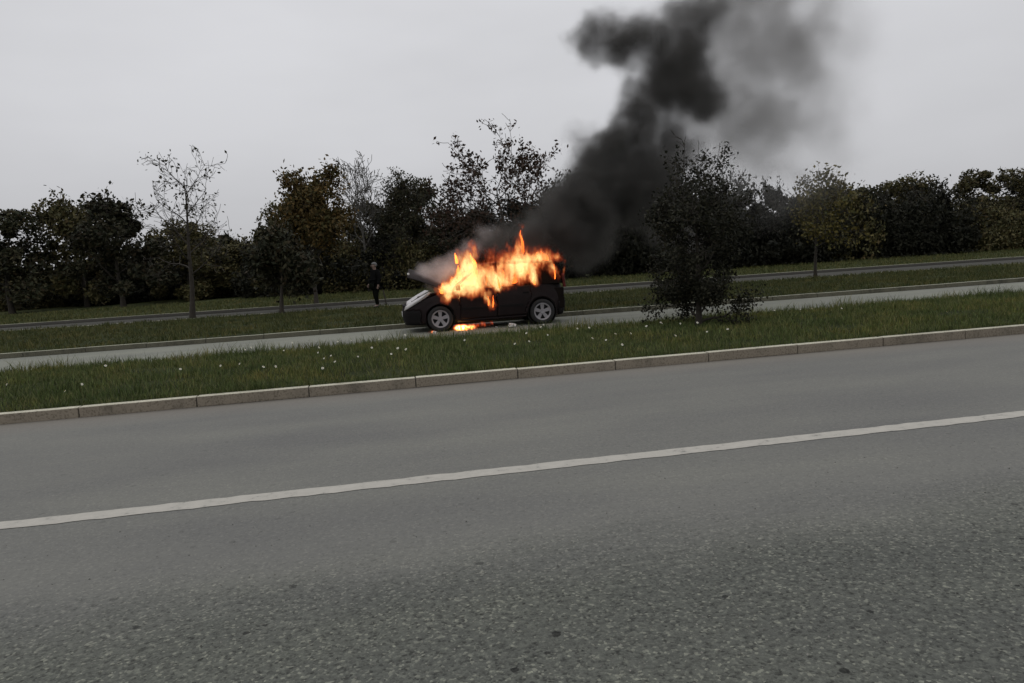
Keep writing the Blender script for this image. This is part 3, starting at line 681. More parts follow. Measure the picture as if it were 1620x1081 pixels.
# greenhouse: pillars, roof, tailgate
for s_ in (-1, 1):
    bm = bmesh.new(); add_tube(bm, [(1.18, s_*.745, .96), (1.5, s_*.70, 1.22), (1.93, s_*.60, 1.50)], [.038, .034, .032], 6); obj_bm('front_pillar', bm, MT['char'], car, True)
    bm = bmesh.new(); add_box(bm, (2.30, s_*.685, 1.24), (.07, .05, .58), Matrix.Rotation(R(s_*14), 3, 'X') @ Matrix.Rotation(R(4), 3, 'Y'), bevel=.012); obj_bm('centre_pillar', bm, MT['char'], car)
    bm = bmesh.new()
    for ya, ox in ((s_*.77, 0), (s_*.74, 0)): pass
    outer = [(3.30, .775, .99), (3.60, .775, .985), (3.90, .765, .99), (3.92, .755, 1.12), (3.74, .63, 1.50), (3.46, .64, 1.51), (3.38, .70, 1.3)]
    va = [bm.verts.new((x_, s_*y_, z_)) for x_, y_, z_ in outer]; vb = [bm.verts.new((x_, s_*(y_-.05), z_)) for x_, y_, z_ in outer]
    bm.faces.new(va); bm.faces.new(vb[::-1])
    for i in range(len(va)): bm.faces.new((va[i], va[(i+1) % len(va)], vb[(i+1) % len(va)], vb[i]))
    obj_bm('rear_quarter_panel', bm, MT['char'], car)
    bm = bmesh.new(); add_tube(bm, [(1.93, s_*.60, 1.50), (2.4, s_*.625, 1.545), (3.1, s_*.63, 1.54), (3.78, s_*.62, 1.50)], [.03]*4, 6); obj_bm('roof_rail', bm, MT['char'], car, True)
    bm = bmesh.new(); add_box(bm, (1.34, s_*.90, 1.03), (.10, .16, .13), bevel=.03); add_box(bm, (1.36, s_*.80, .99), (.06, .08, .05)); obj_bm('wing_mirror', bm, MT['plastic'], car)
bm = bmesh.new(); xs = np.linspace(1.93, 3.80, 10); ys = np.linspace(-.60, .60, 9); g = []
for x_ in xs: g.append([bm.verts.new((x_, y_, 1.50+.085*math.sin(math.pi*(x_-1.8)/2.1)**.7+.03*(1-(y_/.6)**2))) for y_ in ys])
for i in range(9):
    for j in range(8): bm.faces.new((g[i][j], g[i+1][j], g[i+1][j+1], g[i][j+1]))
o = obj_bm('roof', bm, MT['char'], car, True); m = o.modifiers.new('Solidify', 'SOLIDIFY'); m.thickness = .025
tg = bmesh.new(); add_tube(tg, [(3.98, -.70, 1.0), (3.97, -.66, 1.2), (3.82, -.57, 1.5), (3.82, .57, 1.5), (3.97, .66, 1.2), (3.98, .70, 1.0), (3.98, -.70, 1.0)], [.035]*7, 6, cap=False)
tgo = obj_bm('tailgate', tg, MT['char'], car)
bm = bmesh.new()
bm.faces.new([bm.verts.new(q) for q in ((3.985, -.67, 1.03), (3.83, -.54, 1.46), (3.83, .54, 1.46), (3.985, .67, 1.03))]); o = obj_bm('rear_window', bm, MT['glass'], tgo); m = o.modifiers.new('Solidify', 'SOLIDIFY'); m.thickness = .006
for s_ in (-1, 1):
    bm = bmesh.new(); add_box(bm, (3.985, s_*.715, 1.04), (.07, .085, .34), Matrix.Rotation(R(-6), 3, 'Y'), bevel=.02); obj_bm('tail_light', bm, MT['redlens'], car)
# headlights: swept wedge lenses over the nose corners
for s_ in (-1, 1):
    bm = bmesh.new(); top = []; bot = []
    for u in np.linspace(0, 1, 9):
        x_ = .03+.56*u; y_ = .56+.235*min(1, u*1.6)**.7; zt = .66+.31*u**.85; zb = .555+.365*u**1.1
        if u > .95: zb = zt-.03
        top.append(bm.verts.new((x_+.04, s_*(y_-.015), zt))); bot.append(bm.verts.new((x_-.015, s_*(y_+.028), zb)))
    top2 = [bm.verts.new(v.co+Vector((.10, -s_*.10, -.02))) for v in top]; bot2 = [bm.verts.new(v.co+Vector((.10, -s_*.10, .0))) for v in bot]
    for i in range(8):
        bm.faces.new((bot[i], bot[i+1], top[i+1], top[i])); bm.faces.new((top[i], top[i+1], top2[i+1], top2[i])); bm.faces.new((bot2[i], bot2[i+1], bot[i+1], bot[i]))
    bm.faces.new((bot[0], top[0], top2[0], bot2[0])); bm.faces.new((bot[8], bot2[8], top2[8], top[8]))
    obj_bm('headlight', bm, MT['lens'], car, True)
bm = bmesh.new(); add_box(bm, (-.012, 0, .44), (.012, .50, .11), bevel=.003); obj_bm('number_plate', bm, MT['plate'], car)
bm = bmesh.new()
for z_ in (.58, .62, .66): add_box(bm, (.03, 0, z_), (.04, .8, .018))
obj_bm('grille', bm, MT['plastic'], car)
# raised bonnet hinged below the windscreen
bm = bmesh.new(); g = []
for i in range(9):
    u = i/8; row = []
    for j in range(9):
        v_ = j/8*2-1; wy = .72-.12*u-.34*u**4
        # hinge at x=1.22,z=.99; tip forward and up
        ln = 1.10*u; an = R(24)-R(10)*u
        row.append(bm.verts.new((1.20+.06*v_-ln*(.93+.02*v_)*math.cos(an), v_*wy*.95, 1.0+.07*v_+ln*math.sin(R(24))*1.16-.07*u**3+.03*v_*u + .05*(1-v_*v_))))
    g.append(row)
for i in range(8):
    for j in range(8): bm.faces.new((g[i][j], g[i+1][j], g[i+1][j+1], g[i][j+1]))
MT['ash'] = mat_plain('ash grey scorched bonnet', (.035, .03, .029), .9, spec=.08, noise=.45, scale=4, bump=.2)
bo = obj_bm('bonnet', bm, MT['ash'], car, True); m = bo.modifiers.new('Solidify', 'SOLIDIFY'); m.thickness = .016
bm = bmesh.new(); add_box(bm, (.20, -.33, 1.43), (.05, .05, .05), bevel=.012); obj_bm('bonnet_glint', bm, MT['plate'], bo)  # added white block standing in for a bright glint at the bonnet tip
tag(bo, label='raised scorched bonnet, its front edge up in the smoke')
# wheels
def wheel(x_, s_):
    wq = empty('wheel', (x_, s_*.735, WR), parent=car)
    bm = bmesh.new(); add_lathe(bm, [(.205, -.085), (.25, -.10), (.285, -.095), (.305, -.075), (.31, -.03), (.31, .03), (.305, .075), (.285, .095), (.25, .10), (.205, .085)], 40); obj_bm('tyre', bm, MT['rubber'], wq, True)
    rim = bmesh.new(); o_ = s_*.088
    def yy(a): return s_*a
    add_lathe(rim, [(.212, yy(.05)), (.214, yy(.093)), (.205, yy(.096)), (.180, yy(.080)), (.178, yy(.05))], 40)
    add_lathe(rim, [(.001, yy(.072)), (.05, yy(.078)), (.066, yy(.062)), (.066, yy(.03)), (.001, yy(.03))], 20, close=False)
    for k_ in range(5):
        a = k_*2*math.pi/5 + .3
        def pt(rr, off, y_): return Vector((rr*math.cos(a)-off*math.sin(a), yy(y_), rr*math.sin(a)+off*math.cos(a)))
        q = [pt(.055, -.034, .068), pt(.055, .034, .068), pt(.188, .048, .078), pt(.188, -.048, .078)]; q2 = [v-Vector((0, yy(.03), 0)) for v in q]
        va = [rim.verts.new(v) for v in q]; vb = [rim.verts.new(v) for v in q2]; rim.faces.new(va); rim.faces.new(vb[::-1])
        for i in range(4): rim.faces.new((va[i], va[(i+1) % 4], vb[(i+1) % 4], vb[i]))
    obj_bm('rim', rim, MT['alloy'], wq)
    bm = bmesh.new(); add_lathe(bm, [(.001, yy(.01)), (.19, yy(.01)), (.19, yy(.02)), (.001, yy(.02))], 24, close=False); obj_bm('brake_disc', bm, MT['well'], wq)
for x_ in WH:
    for s_ in (-1, 1): wheel(x_, s_)
for s_ in (-1, 1):
    for x_ in WH:
        bm = bmesh.new(); add_lathe(bm, [(.36, s_*.52), (.36, s_*.80), (.352, s_*.80), (.352, s_*.53), (.001, s_*.53), (.001, s_*.52)], 28, center=(x_, 0, WR), close=False)
        obj_bm('wheel_arch_liner', bm, MT['well'], car)

# ------------------------------------------------------------------ person
def skin(name, pts, edges, rad, mat, parent=None, sub=2, root=0):
    me = bpy.data.meshes.new(name); me.from_pydata(pts, edges, []); o = bpy.data.objects.new(name, me); C.objects.link(o)
    m = o.modifiers.new('Skin', 'SKIN'); m.use_smooth_shade = True
    for i, q in enumerate(me.skin_vertices[0].data):
        rr = rad[i]; q.radius = rr if isinstance(rr, tuple) else (rr, rr)
        q.use_root = (i == root)
    s = o.modifiers.new('Subsurf', 'SUBSURF'); s.levels = s.render_levels = sub
    dg = bpy.context.evaluated_depsgraph_get(); ev = o.evaluated_get(dg); nm = bpy.data.meshes.new_from_object(ev)
    nm.materials.clear(); nm.materials.append(mat)
    for p in nm.polygons: p.use_smooth = True
    bpy.data.objects.remove(o); q = obj_me(name, nm, parent); return q
MT['skin'] = mat_plain('skin', (0.22, 0.15, 0.12), 0.6, noise=.05)
MT['coat'] = mat_plain('dark coat cloth', (0.006, 0.006, 0.006), 1.0, spec=.05)
MT['trouser'] = mat_plain('dark trouser cloth', (0.005, 0.006, 0.004), 1.0, spec=.05)
MT['hair'] = mat_plain('grey hair', (0.11, 0.11, 0.11), 0.8)
MT['shoe'] = mat_plain('black shoe', (0.008, 0.008, 0.008), 0.5)
pe = empty('person', (-0.38, 28.15, 0.11), R(-60)); pe.scale = (1.08, 1.08, 1.03); tag(pe, 'grey-haired person in dark coat and trousers standing on the far kerb', 'person')
# faces local -Y, standing, weight on one leg, left foot a step ahead, right hand held out from the hip
J = dict(pelvis=(0, 0, .86), belly=(0, 0, 1.0), chest=(0, -.01, 1.20), neck0=(0, -.005, 1.37), neck=(0, -.02, 1.43), headc=(0, -.035, 1.53), headt=(0, -.03, 1.60),
         shl=(.17, 0, 1.33), ell=(.235, .02, 1.06), wrl=(.25, -.06, .83), hal=(.25, -.08, .76),
         shr=(-.17, 0, 1.33), elr=(-.28, .03, 1.08), wrr=(-.31, -.10, .88), har=(-.32, -.13, .82),
         hpl=(.09, 0, .82), knl=(.105, -.10, .46), anl=(.11, -.06, .09), tol=(.12, -.22, .03),
         hpr=(-.09, 0, .82), knr=(-.11, .0, .45), anr=(-.12, .08, .09), tor=(-.13, -.07, .03))
K = list(J); ix = {k: i for i, k in enumerate(K)}
E_ = [('pelvis', 'belly'), ('belly', 'chest'), ('chest', 'neck0'), ('neck0', 'neck'), ('neck', 'headc'), ('headc', 'headt'), ('chest', 'shl'), ('shl', 'ell'), ('ell', 'wrl'), ('wrl', 'hal'), ('chest', 'shr'), ('shr', 'elr'), ('elr', 'wrr'), ('wrr', 'har'),
      ('pelvis', 'hpl'), ('hpl', 'knl'), ('knl', 'anl'), ('anl', 'tol'), ('pelvis', 'hpr'), ('hpr', 'knr'), ('knr', 'anr'), ('anr', 'tor')]
RA = dict(pelvis=(.15, .11), belly=(.14, .10), chest=(.16, .11), neck0=(.06, .06), neck=.05, headc=(.082, .098), headt=(.068, .08), shl=.06, ell=.042, wrl=.028, hal=(.036, .018), shr=.06, elr=.042, wrr=.028, har=(.036, .018), hpl=.085, knl=.058, anl=.04, tol=(.035, .022), hpr=.085, knr=.058, anr=.04, tor=(.035, .022))
pts = [Vector(J[k]) for k in K]; ed = [(ix[a], ix[b]) for a, b in E_]; rd = [RA[k] for k in K]
# fingers grow out of the palms
for hnd, wr_, sg in (('hal', 'wrl', 1), ('har', 'wrr', -1)):
    d = (Vector(J[hnd])-Vector(J[wr_])).normalized(); sd = d.cross(Vector((1, 0, 0))).normalized()
    for q, (off, ln) in enumerate(((-.026, .065), (-.009, .078), (.009, .072), (.024, .058))):
        b0 = Vector(J[hnd])+d*.012+sd*off; p1 = b0+d*ln*.5; p2 = b0+d*ln*.9+Vector((-sg*.012, 0, 0))
        n0 = len(pts); pts += [b0, p1, p2]; rd += [.010, .009, .007]; ed += [(ix[hnd], n0), (n0, n0+1), (n0+1, n0+2)]
    b0 = Vector(J[wr_])+d*.03-sd*.035; n0 = len(pts); pts += [b0, b0+d*.04-sd*.02]; rd += [.012, .009]; ed += [(ix[wr_], n0), (n0, n0+1)]
skin('body', pts, ed, rd, MT['skin'], pe, 2)
def sub(name, ks, es, grow, mat, over={}):
    ii = {k: i for i, k in enumerate(ks)}
    rr = [over.get(k, tuple((q+grow) for q in (RA[k] if isinstance(RA[k], tuple) else (RA[k], RA[k])))) for k in ks]
    return skin(name, [J[k] for k in ks], [(ii[a], ii[b]) for a, b in es], rr, mat, pe, 2)
J['hem'] = (0, 0, .70); RA['hem'] = (.17, .125)
sub('coat', ['pelvis', 'hem', 'belly', 'chest', 'neck0', 'shl', 'ell', 'wrl', 'shr', 'elr', 'wrr'], [('pelvis', 'hem'), ('pelvis', 'belly'), ('belly', 'chest'), ('chest', 'neck0'), ('chest', 'shl'), ('shl', 'ell'), ('ell', 'wrl'), ('chest', 'shr'), ('shr', 'elr'), ('elr', 'wrr')], .036, MT['coat'])
sub('trousers', ['pelvis', 'hpl', 'knl', 'anl', 'hpr', 'knr', 'anr'], [('pelvis', 'hpl'), ('hpl', 'knl'), ('knl', 'anl'), ('pelvis', 'hpr'), ('hpr', 'knr'), ('knr', 'anr')], .03, MT['trouser'], {'anl': (.062, .062), 'anr': (.062, .062)})
for a, b_ in (('anl', 'tol'), ('anr', 'tor')):
    A_, B_ = Vector(J[a]), Vector(J[b_]); skin('shoe', [A_+Vector((0, .03, -.045)), A_+Vector((0, -.04, -.04)), B_+Vector((0, -.02, .0))], [(0, 1), (1, 2)], [(.045, .045), (.05, .045), (.045, .03)], MT['shoe'], pe, 2)
bm = bmesh.new(); bmesh.ops.create_uvsphere(bm, u_segments=20, v_segments=12, radius=1)
bmesh.ops.transform(bm, matrix=Matrix.Translation((0, -.012, 1.575)) @ Matrix.Diagonal((.096, .108, .098, 1)), verts=bm.verts)
bmesh.ops.delete(bm, geom=[v for v in bm.verts if v.co.y < -.06 and v.co.z < 1.60 or v.co.z < 1.50], context='VERTS'); obj_bm('hair', bm, MT['hair'], pe, True)
bm = bmesh.new(); add_tube(bm, [(0, -.115, 1.56), (0, -.145, 1.53), (0, -.12, 1.515)], [.008, .014, .010], 6); obj_bm('nose', bm, MT['skin'], pe, True)
for s_ in (-1, 1):
    bm = bmesh.new(); bmesh.ops.create_uvsphere(bm, u_segments=8, v_segments=6, radius=.011); bmesh.ops.transform(bm, matrix=Matrix.Translation((s_*.032, -.118, 1.555)), verts=bm.verts); obj_bm('eye', bm, MT['shoe'], pe, True)
    bm = bmesh.new(); bmesh.ops.create_uvsphere(bm, u_segments=8, v_segments=6, radius=1); bmesh.ops.transform(bm, matrix=Matrix.Translation((s_*.088, -.02, 1.54)) @ Matrix.Diagonal((.012, .02, .03, 1)), verts=bm.verts); obj_bm('ear', bm, MT['skin'], pe, True)
bm = bmesh.new(); add_tube(bm, [(-.022, -.122, 1.492), (0, -.128, 1.49), (.022, -.122, 1.492)], [.004, .006, .004], 6); obj_bm('mouth', bm, mat_plain('lips', (.2, .09, .08)), pe, True)
# thin stake beside the person, standing in for an unidentified dark shape
sk = bmesh.new(); add_tube(sk, [(0.06, 0, -.05), (0.02, 0, .3), (-.03, .0, .66)], [.028, .026, .024], 8)
o = obj_bm('dark_rod', sk, MT['bark'], None, True); o.location = (-.10, 28.05, .1); tag(o, 'thin dark leaning stake in the grass at the right side of the person', 'rod')

# ------------------------------------------------------------------ debris by the car
MT['scrap'] = mat_plain('pale scorched scrap', (0.50, 0.48, 0.45), .6, noise=.4, scale=20)
def scrap(x, y, s, label, seed, h=.5):
    rr = random.Random(seed); bm = bmesh.new(); bmesh.ops.create_icosphere(bm, subdivisions=2, radius=s)
    for v in bm.verts:
        v.co *= rr.uniform(.55, 1.25); v.co.z = v.co.z*h
    mz = min(v.co.z for v in bm.verts)
    for v in bm.verts: v.co.z -= mz
    o = obj_bm('scrap', bm, MT['scrap']); o.location = (x, y, .002); tag(o, label, 'scrap'); return o
scrap(2.90, 17.25, .10, 'crumpled pale scrap on the service road below the middle of the car', 1)
scrap(2.55, 17.42, .03, 'tiny pale scrap beside the sill of the burning car', 2)
scrap(1.02, 17.02, .045, 'small pale scrap in front of the front wheel', 3, .9)
scrap(3.62, 16.95, .035, 'small pale scrap on the service road below the rear wheel', 4, .8)

# ------------------------------------------------------------------ fire and smoke
def gn_volume(name, mat, lo, hi, res, puffs, warp, final, bgv=0.0, sharp=0.0):
    """a Volume object whose density grid is a warped sum of soft puffs.  puffs: (x,y,z,rx,ry,rz,amp)"""
    ng = bpy.data.node_groups.new(name, 'GeometryNodeTree')
    ng.interface.new_socket('Geometry', in_out='INPUT', socket_type='NodeSocketGeometry')
    ng.interface.new_socket('Geometry', in_out='OUTPUT', socket_type='NodeSocketGeometry')
    N, L = ng.nodes, ng.links; N.new('NodeGroupInput'); go = N.new('NodeGroupOutput')
    pos = N.new('GeometryNodeInputPosition').outputs[0]
    def vm(op, a, b=None, s=None):
        n = N.new('ShaderNodeVectorMath'); n.operation = op
        for k, q in ((0, a), (1, b)):
            if q is None: continue
            if isinstance(q, tuple): n.inputs[k].default_value = q
            else: L.new(q, n.inputs[k])
        if s is not None: n.inputs['Scale'].default_value = s
        return n.outputs['Value'] if op in ('LENGTH', 'DISTANCE') else n.outputs['Vector']
    def ma(op, *a):
        n = N.new('ShaderNodeMath'); n.operation = op
        for k, q in enumerate(a):
            if isinstance(q, (int, float)): n.inputs[k].default_value = q
            else: L.new(q, n.inputs[k])
        return n.outputs[0]
    def noise(scale, detail, off, vec=None, st=(1, 1, 1)):
        n = N.new('ShaderNodeTexNoise'); n.inputs['Scale'].default_value = scale; n.inputs['Detail'].default_value = detail
        v = vm('MULTIPLY', pos if vec is None else vec, st); v = vm('ADD', v, off); L.new(v, n.inputs['Vector']); return n
    def mrange(a, f0, f1, t0, t1, smooth=True):
        n = N.new('ShaderNodeMapRange'); n.interpolation_type = 'SMOOTHSTEP' if smooth else 'LINEAR'; L.new(a, n.inputs[0])
        for k, q in enumerate((f0, f1, t0, t1)): n.inputs[k+1].default_value = q
        return n.outputs[0]
    p = pos
    for scale, amp, off, st in warp:
        nz_ = noise(scale, 2.0, off, None, st); d = vm('SUBTRACT', nz_.outputs['Color'], (.5, .5, .5)); d = vm('MULTIPLY', d, tuple(2*a for a in amp)); p = vm('ADD', p, d)
    acc = None
    for (x, y, z, rx, ry, rz, amp) in puffs:
        d = vm('SUBTRACT', p, (x, y, z)); d = vm('MULTIPLY', d, (1/rx, 1/ry, 1/rz)); ln = vm('LENGTH', d)
        f = mrange(ln, 0, 1, amp, 0)
        acc = f if acc is None else ma('ADD', acc, f)
    dens = final(acc, noise, ma, mrange, p)
    vc = N.new('GeometryNodeVolumeCube'); L.new(dens, vc.inputs['Density']); vc.inputs['Background'].default_value = 0
    vc.inputs['Min'].default_value = lo; vc.inputs['Max'].default_value = hi
    for k, q in zip(('Resolution X', 'Resolution Y', 'Resolution Z'), res): vc.inputs[k].default_value = q
    sm = N.new('GeometryNodeSetMaterial'); sm.inputs['Material'].default_value = mat
    L.new(vc.outputs[0], sm.inputs[0]); L.new(sm.outputs[0], go.inputs[0])
    vd = bpy.data.volumes.new(name); vd.materials.append(mat); o = bpy.data.objects.new(name, vd); link(o)
    m = o.modifiers.new('field', 'NODES'); m.node_group = ng
    return o

def mat_smoke(name, col, dens, aniso=0.0):
    m = bpy.data.materials.new(name); m.use_nodes = True; N, L = m.node_tree.nodes, m.node_tree.links; N.clear()
    o = N.new('ShaderNodeOutputMaterial'); v = N.new('ShaderNodeVolumePrincipled'); at = N.new('ShaderNodeAttribute'); at.attribute_name = 'density'
    mu = N.new('ShaderNodeMath'); mu.operation = 'MULTIPLY'; mu.inputs[1].default_value = dens; L.new(at.outputs['Fac'], mu.inputs[0])
    v.inputs['Density Attribute'].default_value = ''
    L.new(mu.outputs[0], v.inputs['Density']); v.inputs['Color'].default_value = (*col, 1); v.inputs['Anisotropy'].default_value = aniso
    L.new(v.outputs[0], o.inputs['Volume']); return m
SMOKE = [
(3.86,18.60,2.17,0.62,1.00),(4.61,18.80,2.63,0.86,1.10),(5.46,19.00,3.18,1.04,1.10),(6.05,19.10,3.87,0.98,1.10),(6.55,19.20,4.49,0.82,1.00),(5.57,19.00,4.63,0.67,0.35),(6.97,19.30,5.16,0.79,0.90),(7.40,19.40,5.84,0.86,0.90),(8.37,19.40,6.19,1.07,1.00),(8.99,19.50,5.66,0.74,0.60),(8.16,19.50,7.10,0.99,0.36),(8.83,19.60,7.87,1.11,0.36),(7.28,19.40,7.25,0.84,0.31),(6.19,19.30,7.28,0.76,0.31),(5.71,19.30,7.03,0.43,0.18),(5.85,19.30,7.56,0.45,0.14),(9.17,19.70,8.41,1.16,0.26),(6.93,19.40,3.32,1.10,0.95),(6.40,19.20,4.20,0.90,0.60),(5.20,19.00,3.40,0.80,0.50),(7.74,19.60,3.31,0.79,0.40),(7.99,19.60,4.94,0.84,0.50),(5.04,19.00,5.08,0.50,0.14),(8.61,19.80,4.35,0.95,0.32),(3.13,18.60,2.45,0.57,0.25),(2.61,18.50,2.23,0.45,0.22),(5.47,19.20,2.27,1.02,1.00),(7.90,19.70,4.01,0.90,0.50),(4.95,19.00,1.71,0.68,0.60),(7.80,19.80,2.80,1.07,0.40),(4.20,18.80,3.06,0.56,0.35),(6.19,19.30,7.34,0.90,0.31),(5.66,19.30,7.07,0.54,0.22),(5.72,19.30,6.88,0.49,0.18),(6.35,19.30,7.10,0.66,0.31),(6.90,19.35,7.10,0.66,0.31),(5.94,19.30,7.47,0.59,0.31),(7.73,19.40,7.41,1.02,0.14),(6.75,19.40,7.34,0.81,0.31),(7.24,19.40,4.16,1.04,0.35),(5.00,19.00,2.62,1.01,0.60),(3.49,18.80,2.28,0.66,0.30),(8.51,19.60,6.71,0.87,0.22),(2.79,18.70,2.07,0.49,0.25),(5.60,19.20,2.55,0.75,0.70),(6.70,19.40,3.10,0.80,0.60),(4.95,18.90,2.30,0.60,0.60)]
VEIL = [
(11.63,20.20,8.49,1.13,0.18),(10.44,20.00,8.25,0.89,0.24),(12.73,20.40,7.57,0.93,0.18),(13.02,20.40,6.58,0.60,0.24),(10.70,20.20,6.57,1.10,0.04),(11.98,20.40,5.51,1.22,0.05),(9.97,20.00,5.04,1.09,0.07),(11.34,20.40,3.88,1.41,0.04),(8.43,19.80,2.15,1.08,0.10),(13.31,20.50,8.32,1.12,0.12),(14.47,20.70,7.09,1.34,0.04),(10.28,20.00,9.19,1.42,0.23),(9.36,19.80,6.92,0.71,0.15),(11.22,20.40,7.59,3.10,0.24),(10.08,20.20,5.61,2.40,0.16),(11.96,20.40,4.69,2.40,0.16),(12.60,20.40,7.40,1.00,0.16),(10.64,20.00,8.25,1.07,0.08),(11.92,20.20,8.22,0.91,0.10),(9.00,19.90,4.30,1.20,0.30),(8.60,19.80,5.30,1.00,0.30)]
def fin_smoke(acc, noise, ma, mrange, p):
    n1 = noise(1.5, 5.0, (3, 7, 1)).outputs[0]; m1 = mrange(n1, .35, .62, .40, 1.3)
    n2 = noise(2.6, 3.0, (8, 1, 4), p).outputs[0]; ed_ = mrange(ma('ADD', acc, ma('MULTIPLY', ma('SUBTRACT', n2, .5), .9)), .05, .46, .50, 1.1)
    d = ma('MULTIPLY', ma('MULTIPLY', acc, m1), ed_); return ma('MAXIMUM', ma('SUBTRACT', d, .012), 0.0)
sm = gn_volume('smoke', mat_smoke('black smoke', (.17, .165, .155), 4.0), (1.2, 16.9, 1.0), (16.2, 22.6, 9.9), (250, 95, 148),
               [(x, y, z, r_*1.25, r_*1.2, r_*1.25, a) for x, y, z, r_, a in SMOKE],
               [(.55, (.55, .4, .55), (1, 2, 3), (1, 1, 1)), (1.7, (.30, .25, .30), (9, 2, 3), (1, 1, 1)), (4.5, (.15, .13, .15), (4, 8, 3), (1, 1, 1))], fin_smoke)
tag(sm, 'thick black smoke column billowing up and right from the burning car', 'smoke', kind='stuff')
vl = gn_volume('smoke', mat_smoke('thin grey smoke', (.44, .43, .42), 1.75), (6.0, 17.6, 1.5), (17.5, 22.9, 10.0), (165, 75, 120),
               [(x, y, z, r_*1.35, r_*1.1, r_*1.35, a) for x, y, z, r_, a in VEIL],
               [(.55, (.55, .4, .55), (1, 2, 3), (1, 1, 1)), (1.7, (.30, .25, .30), (9, 2, 3), (1, 1, 1))],
               lambda acc, noise, ma, mrange, p: ma('MAXIMUM', ma('SUBTRACT', ma('MULTIPLY', acc, mrange(noise(.9, 5.0, (3, 7, 1)).outputs[0], .34, .64, .25, 1.5)), .01), 0.0))
tag(vl, 'thin grey veil of smoke drifting to the right of the black column', 'smoke', kind='stuff')
PALE = [(0.96,18.20,1.43,0.31,0.50),(1.34,18.30,1.51,0.38,0.60),(1.75,18.40,1.65,0.41,0.50),(2.18,18.50,1.94,0.42,0.35),(1.22,18.20,1.13,0.35,0.50),(1.64,18.30,1.26,0.38,0.40),(2.63,18.60,2.32,0.42,0.20),(1.0,17.8,1.45,.24,.3),(1.3,17.7,1.38,.28,.5),(1.55,17.6,1.5,.3,.5)]
def fin_pale(acc, noise, ma, mrange, p):
    n1 = noise(3.0, 4.0, (3, 7, 1)).outputs[0]; return ma('MAXIMUM', ma('SUBTRACT', ma('MULTIPLY', acc, mrange(n1, .3, .65, .3, 1.3)), .02), 0.0)
ps = gn_volume('smoke', mat_smoke('pale grey smoke', (.80, .74, .72), 4.0), (.3, 16.8, .8), (3.2, 19.4, 2.9), (110, 100, 80),
               [(x, y, z, r_*1.2, r_*1.3, r_*1.0, a) for x, y, z, r_, a in PALE],
               [(1.6, (.15, .12, .12), (1, 2, 3), (1, 1, 1)), (5, (.06, .06, .06), (9, 2, 3), (1, 1, 1))], fin_pale)
tag(ps, 'pale grey smoke drifting over the raised bonnet', 'smoke', kind='stuff')

FIRE = [
(1.31,17.90,1.05,0.22,0.19,0.90),(1.44,17.70,0.82,0.22,0.22,1.00),(1.58,17.90,1.03,0.31,0.28,1.00),(1.81,18.00,1.25,0.28,0.47,1.10),(2.03,18.10,1.47,0.28,0.53,1.15),(2.11,17.90,1.16,0.31,0.44,1.10),(1.94,17.70,0.91,0.34,0.22,1.00),(1.76,18.00,1.80,0.12,0.19,0.80),(2.18,18.20,1.93,0.22,0.28,0.60),(1.69,17.60,0.73,0.12,0.18,0.70),(2.37,17.90,1.06,0.31,0.31,0.60),(2.65,18.10,1.20,0.35,0.41,0.50),(2.77,17.90,1.07,0.38,0.28,0.75),(3.12,18.00,1.25,0.41,0.38,0.85),(3.45,18.00,1.38,0.38,0.48,0.90),(3.44,18.40,2.19,0.13,0.48,0.70),(3.31,18.20,1.79,0.22,0.38,0.60),(3.70,18.00,1.60,0.32,0.32,0.80),(3.98,18.00,1.67,0.32,0.19,0.85),(4.23,18.10,1.61,0.16,0.19,0.75),(4.02,17.80,1.35,0.09,0.25,0.80),(4.19,17.90,1.13,0.08,0.22,0.70),(3.56,17.60,1.18,0.12,0.28,0.80),(2.37,17.45,0.77,0.12,0.24,0.65),(2.47,17.42,0.58,0.08,0.21,0.55),(2.23,17.42,0.55,0.06,0.15,0.45),(2.63,17.45,0.98,0.09,0.34,0.85),(3.04,18.40,1.57,0.48,0.26,0.35),(2.63,18.40,1.59,0.35,0.39,0.30),(2.51,18.50,1.92,0.32,0.32,0.22),(3.56,17.45,1.02,0.12,0.12,0.60),(4.01,18.40,1.83,0.49,0.23,0.35),
(1.62,17.9,1.15,.34,.26,.8),(2.35,17.95,1.35,.34,.45,.55),(2.75,18.0,1.42,.45,.38,.55),(3.2,18.0,1.5,.45,.32,.6),(2.9,18.1,1.72,.6,.35,.30),(3.3,18.2,1.95,.35,.4,.28),(2.4,17.42,.70,.10,.26,.7),(2.55,17.42,.62,.07,.22,.6),(4.10,17.55,1.30,.07,.30,.75),(4.28,17.75,1.25,.06,.26,.6),(3.55,17.5,1.12,.14,.2,.5),(2.68,17.45,1.15,.09,.4,.8),(1.98,17.6,1.75,.14,.34,.7),(3.95,17.8,1.45,.22,.3,.5),(3.2,17.8,1.85,.8,.35,.28),(2.6,17.9,1.75,.4,.5,.24),(3.62,17.75,1.25,.14,.3,.6),(4.3,17.8,1.5,.12,.3,.5)]
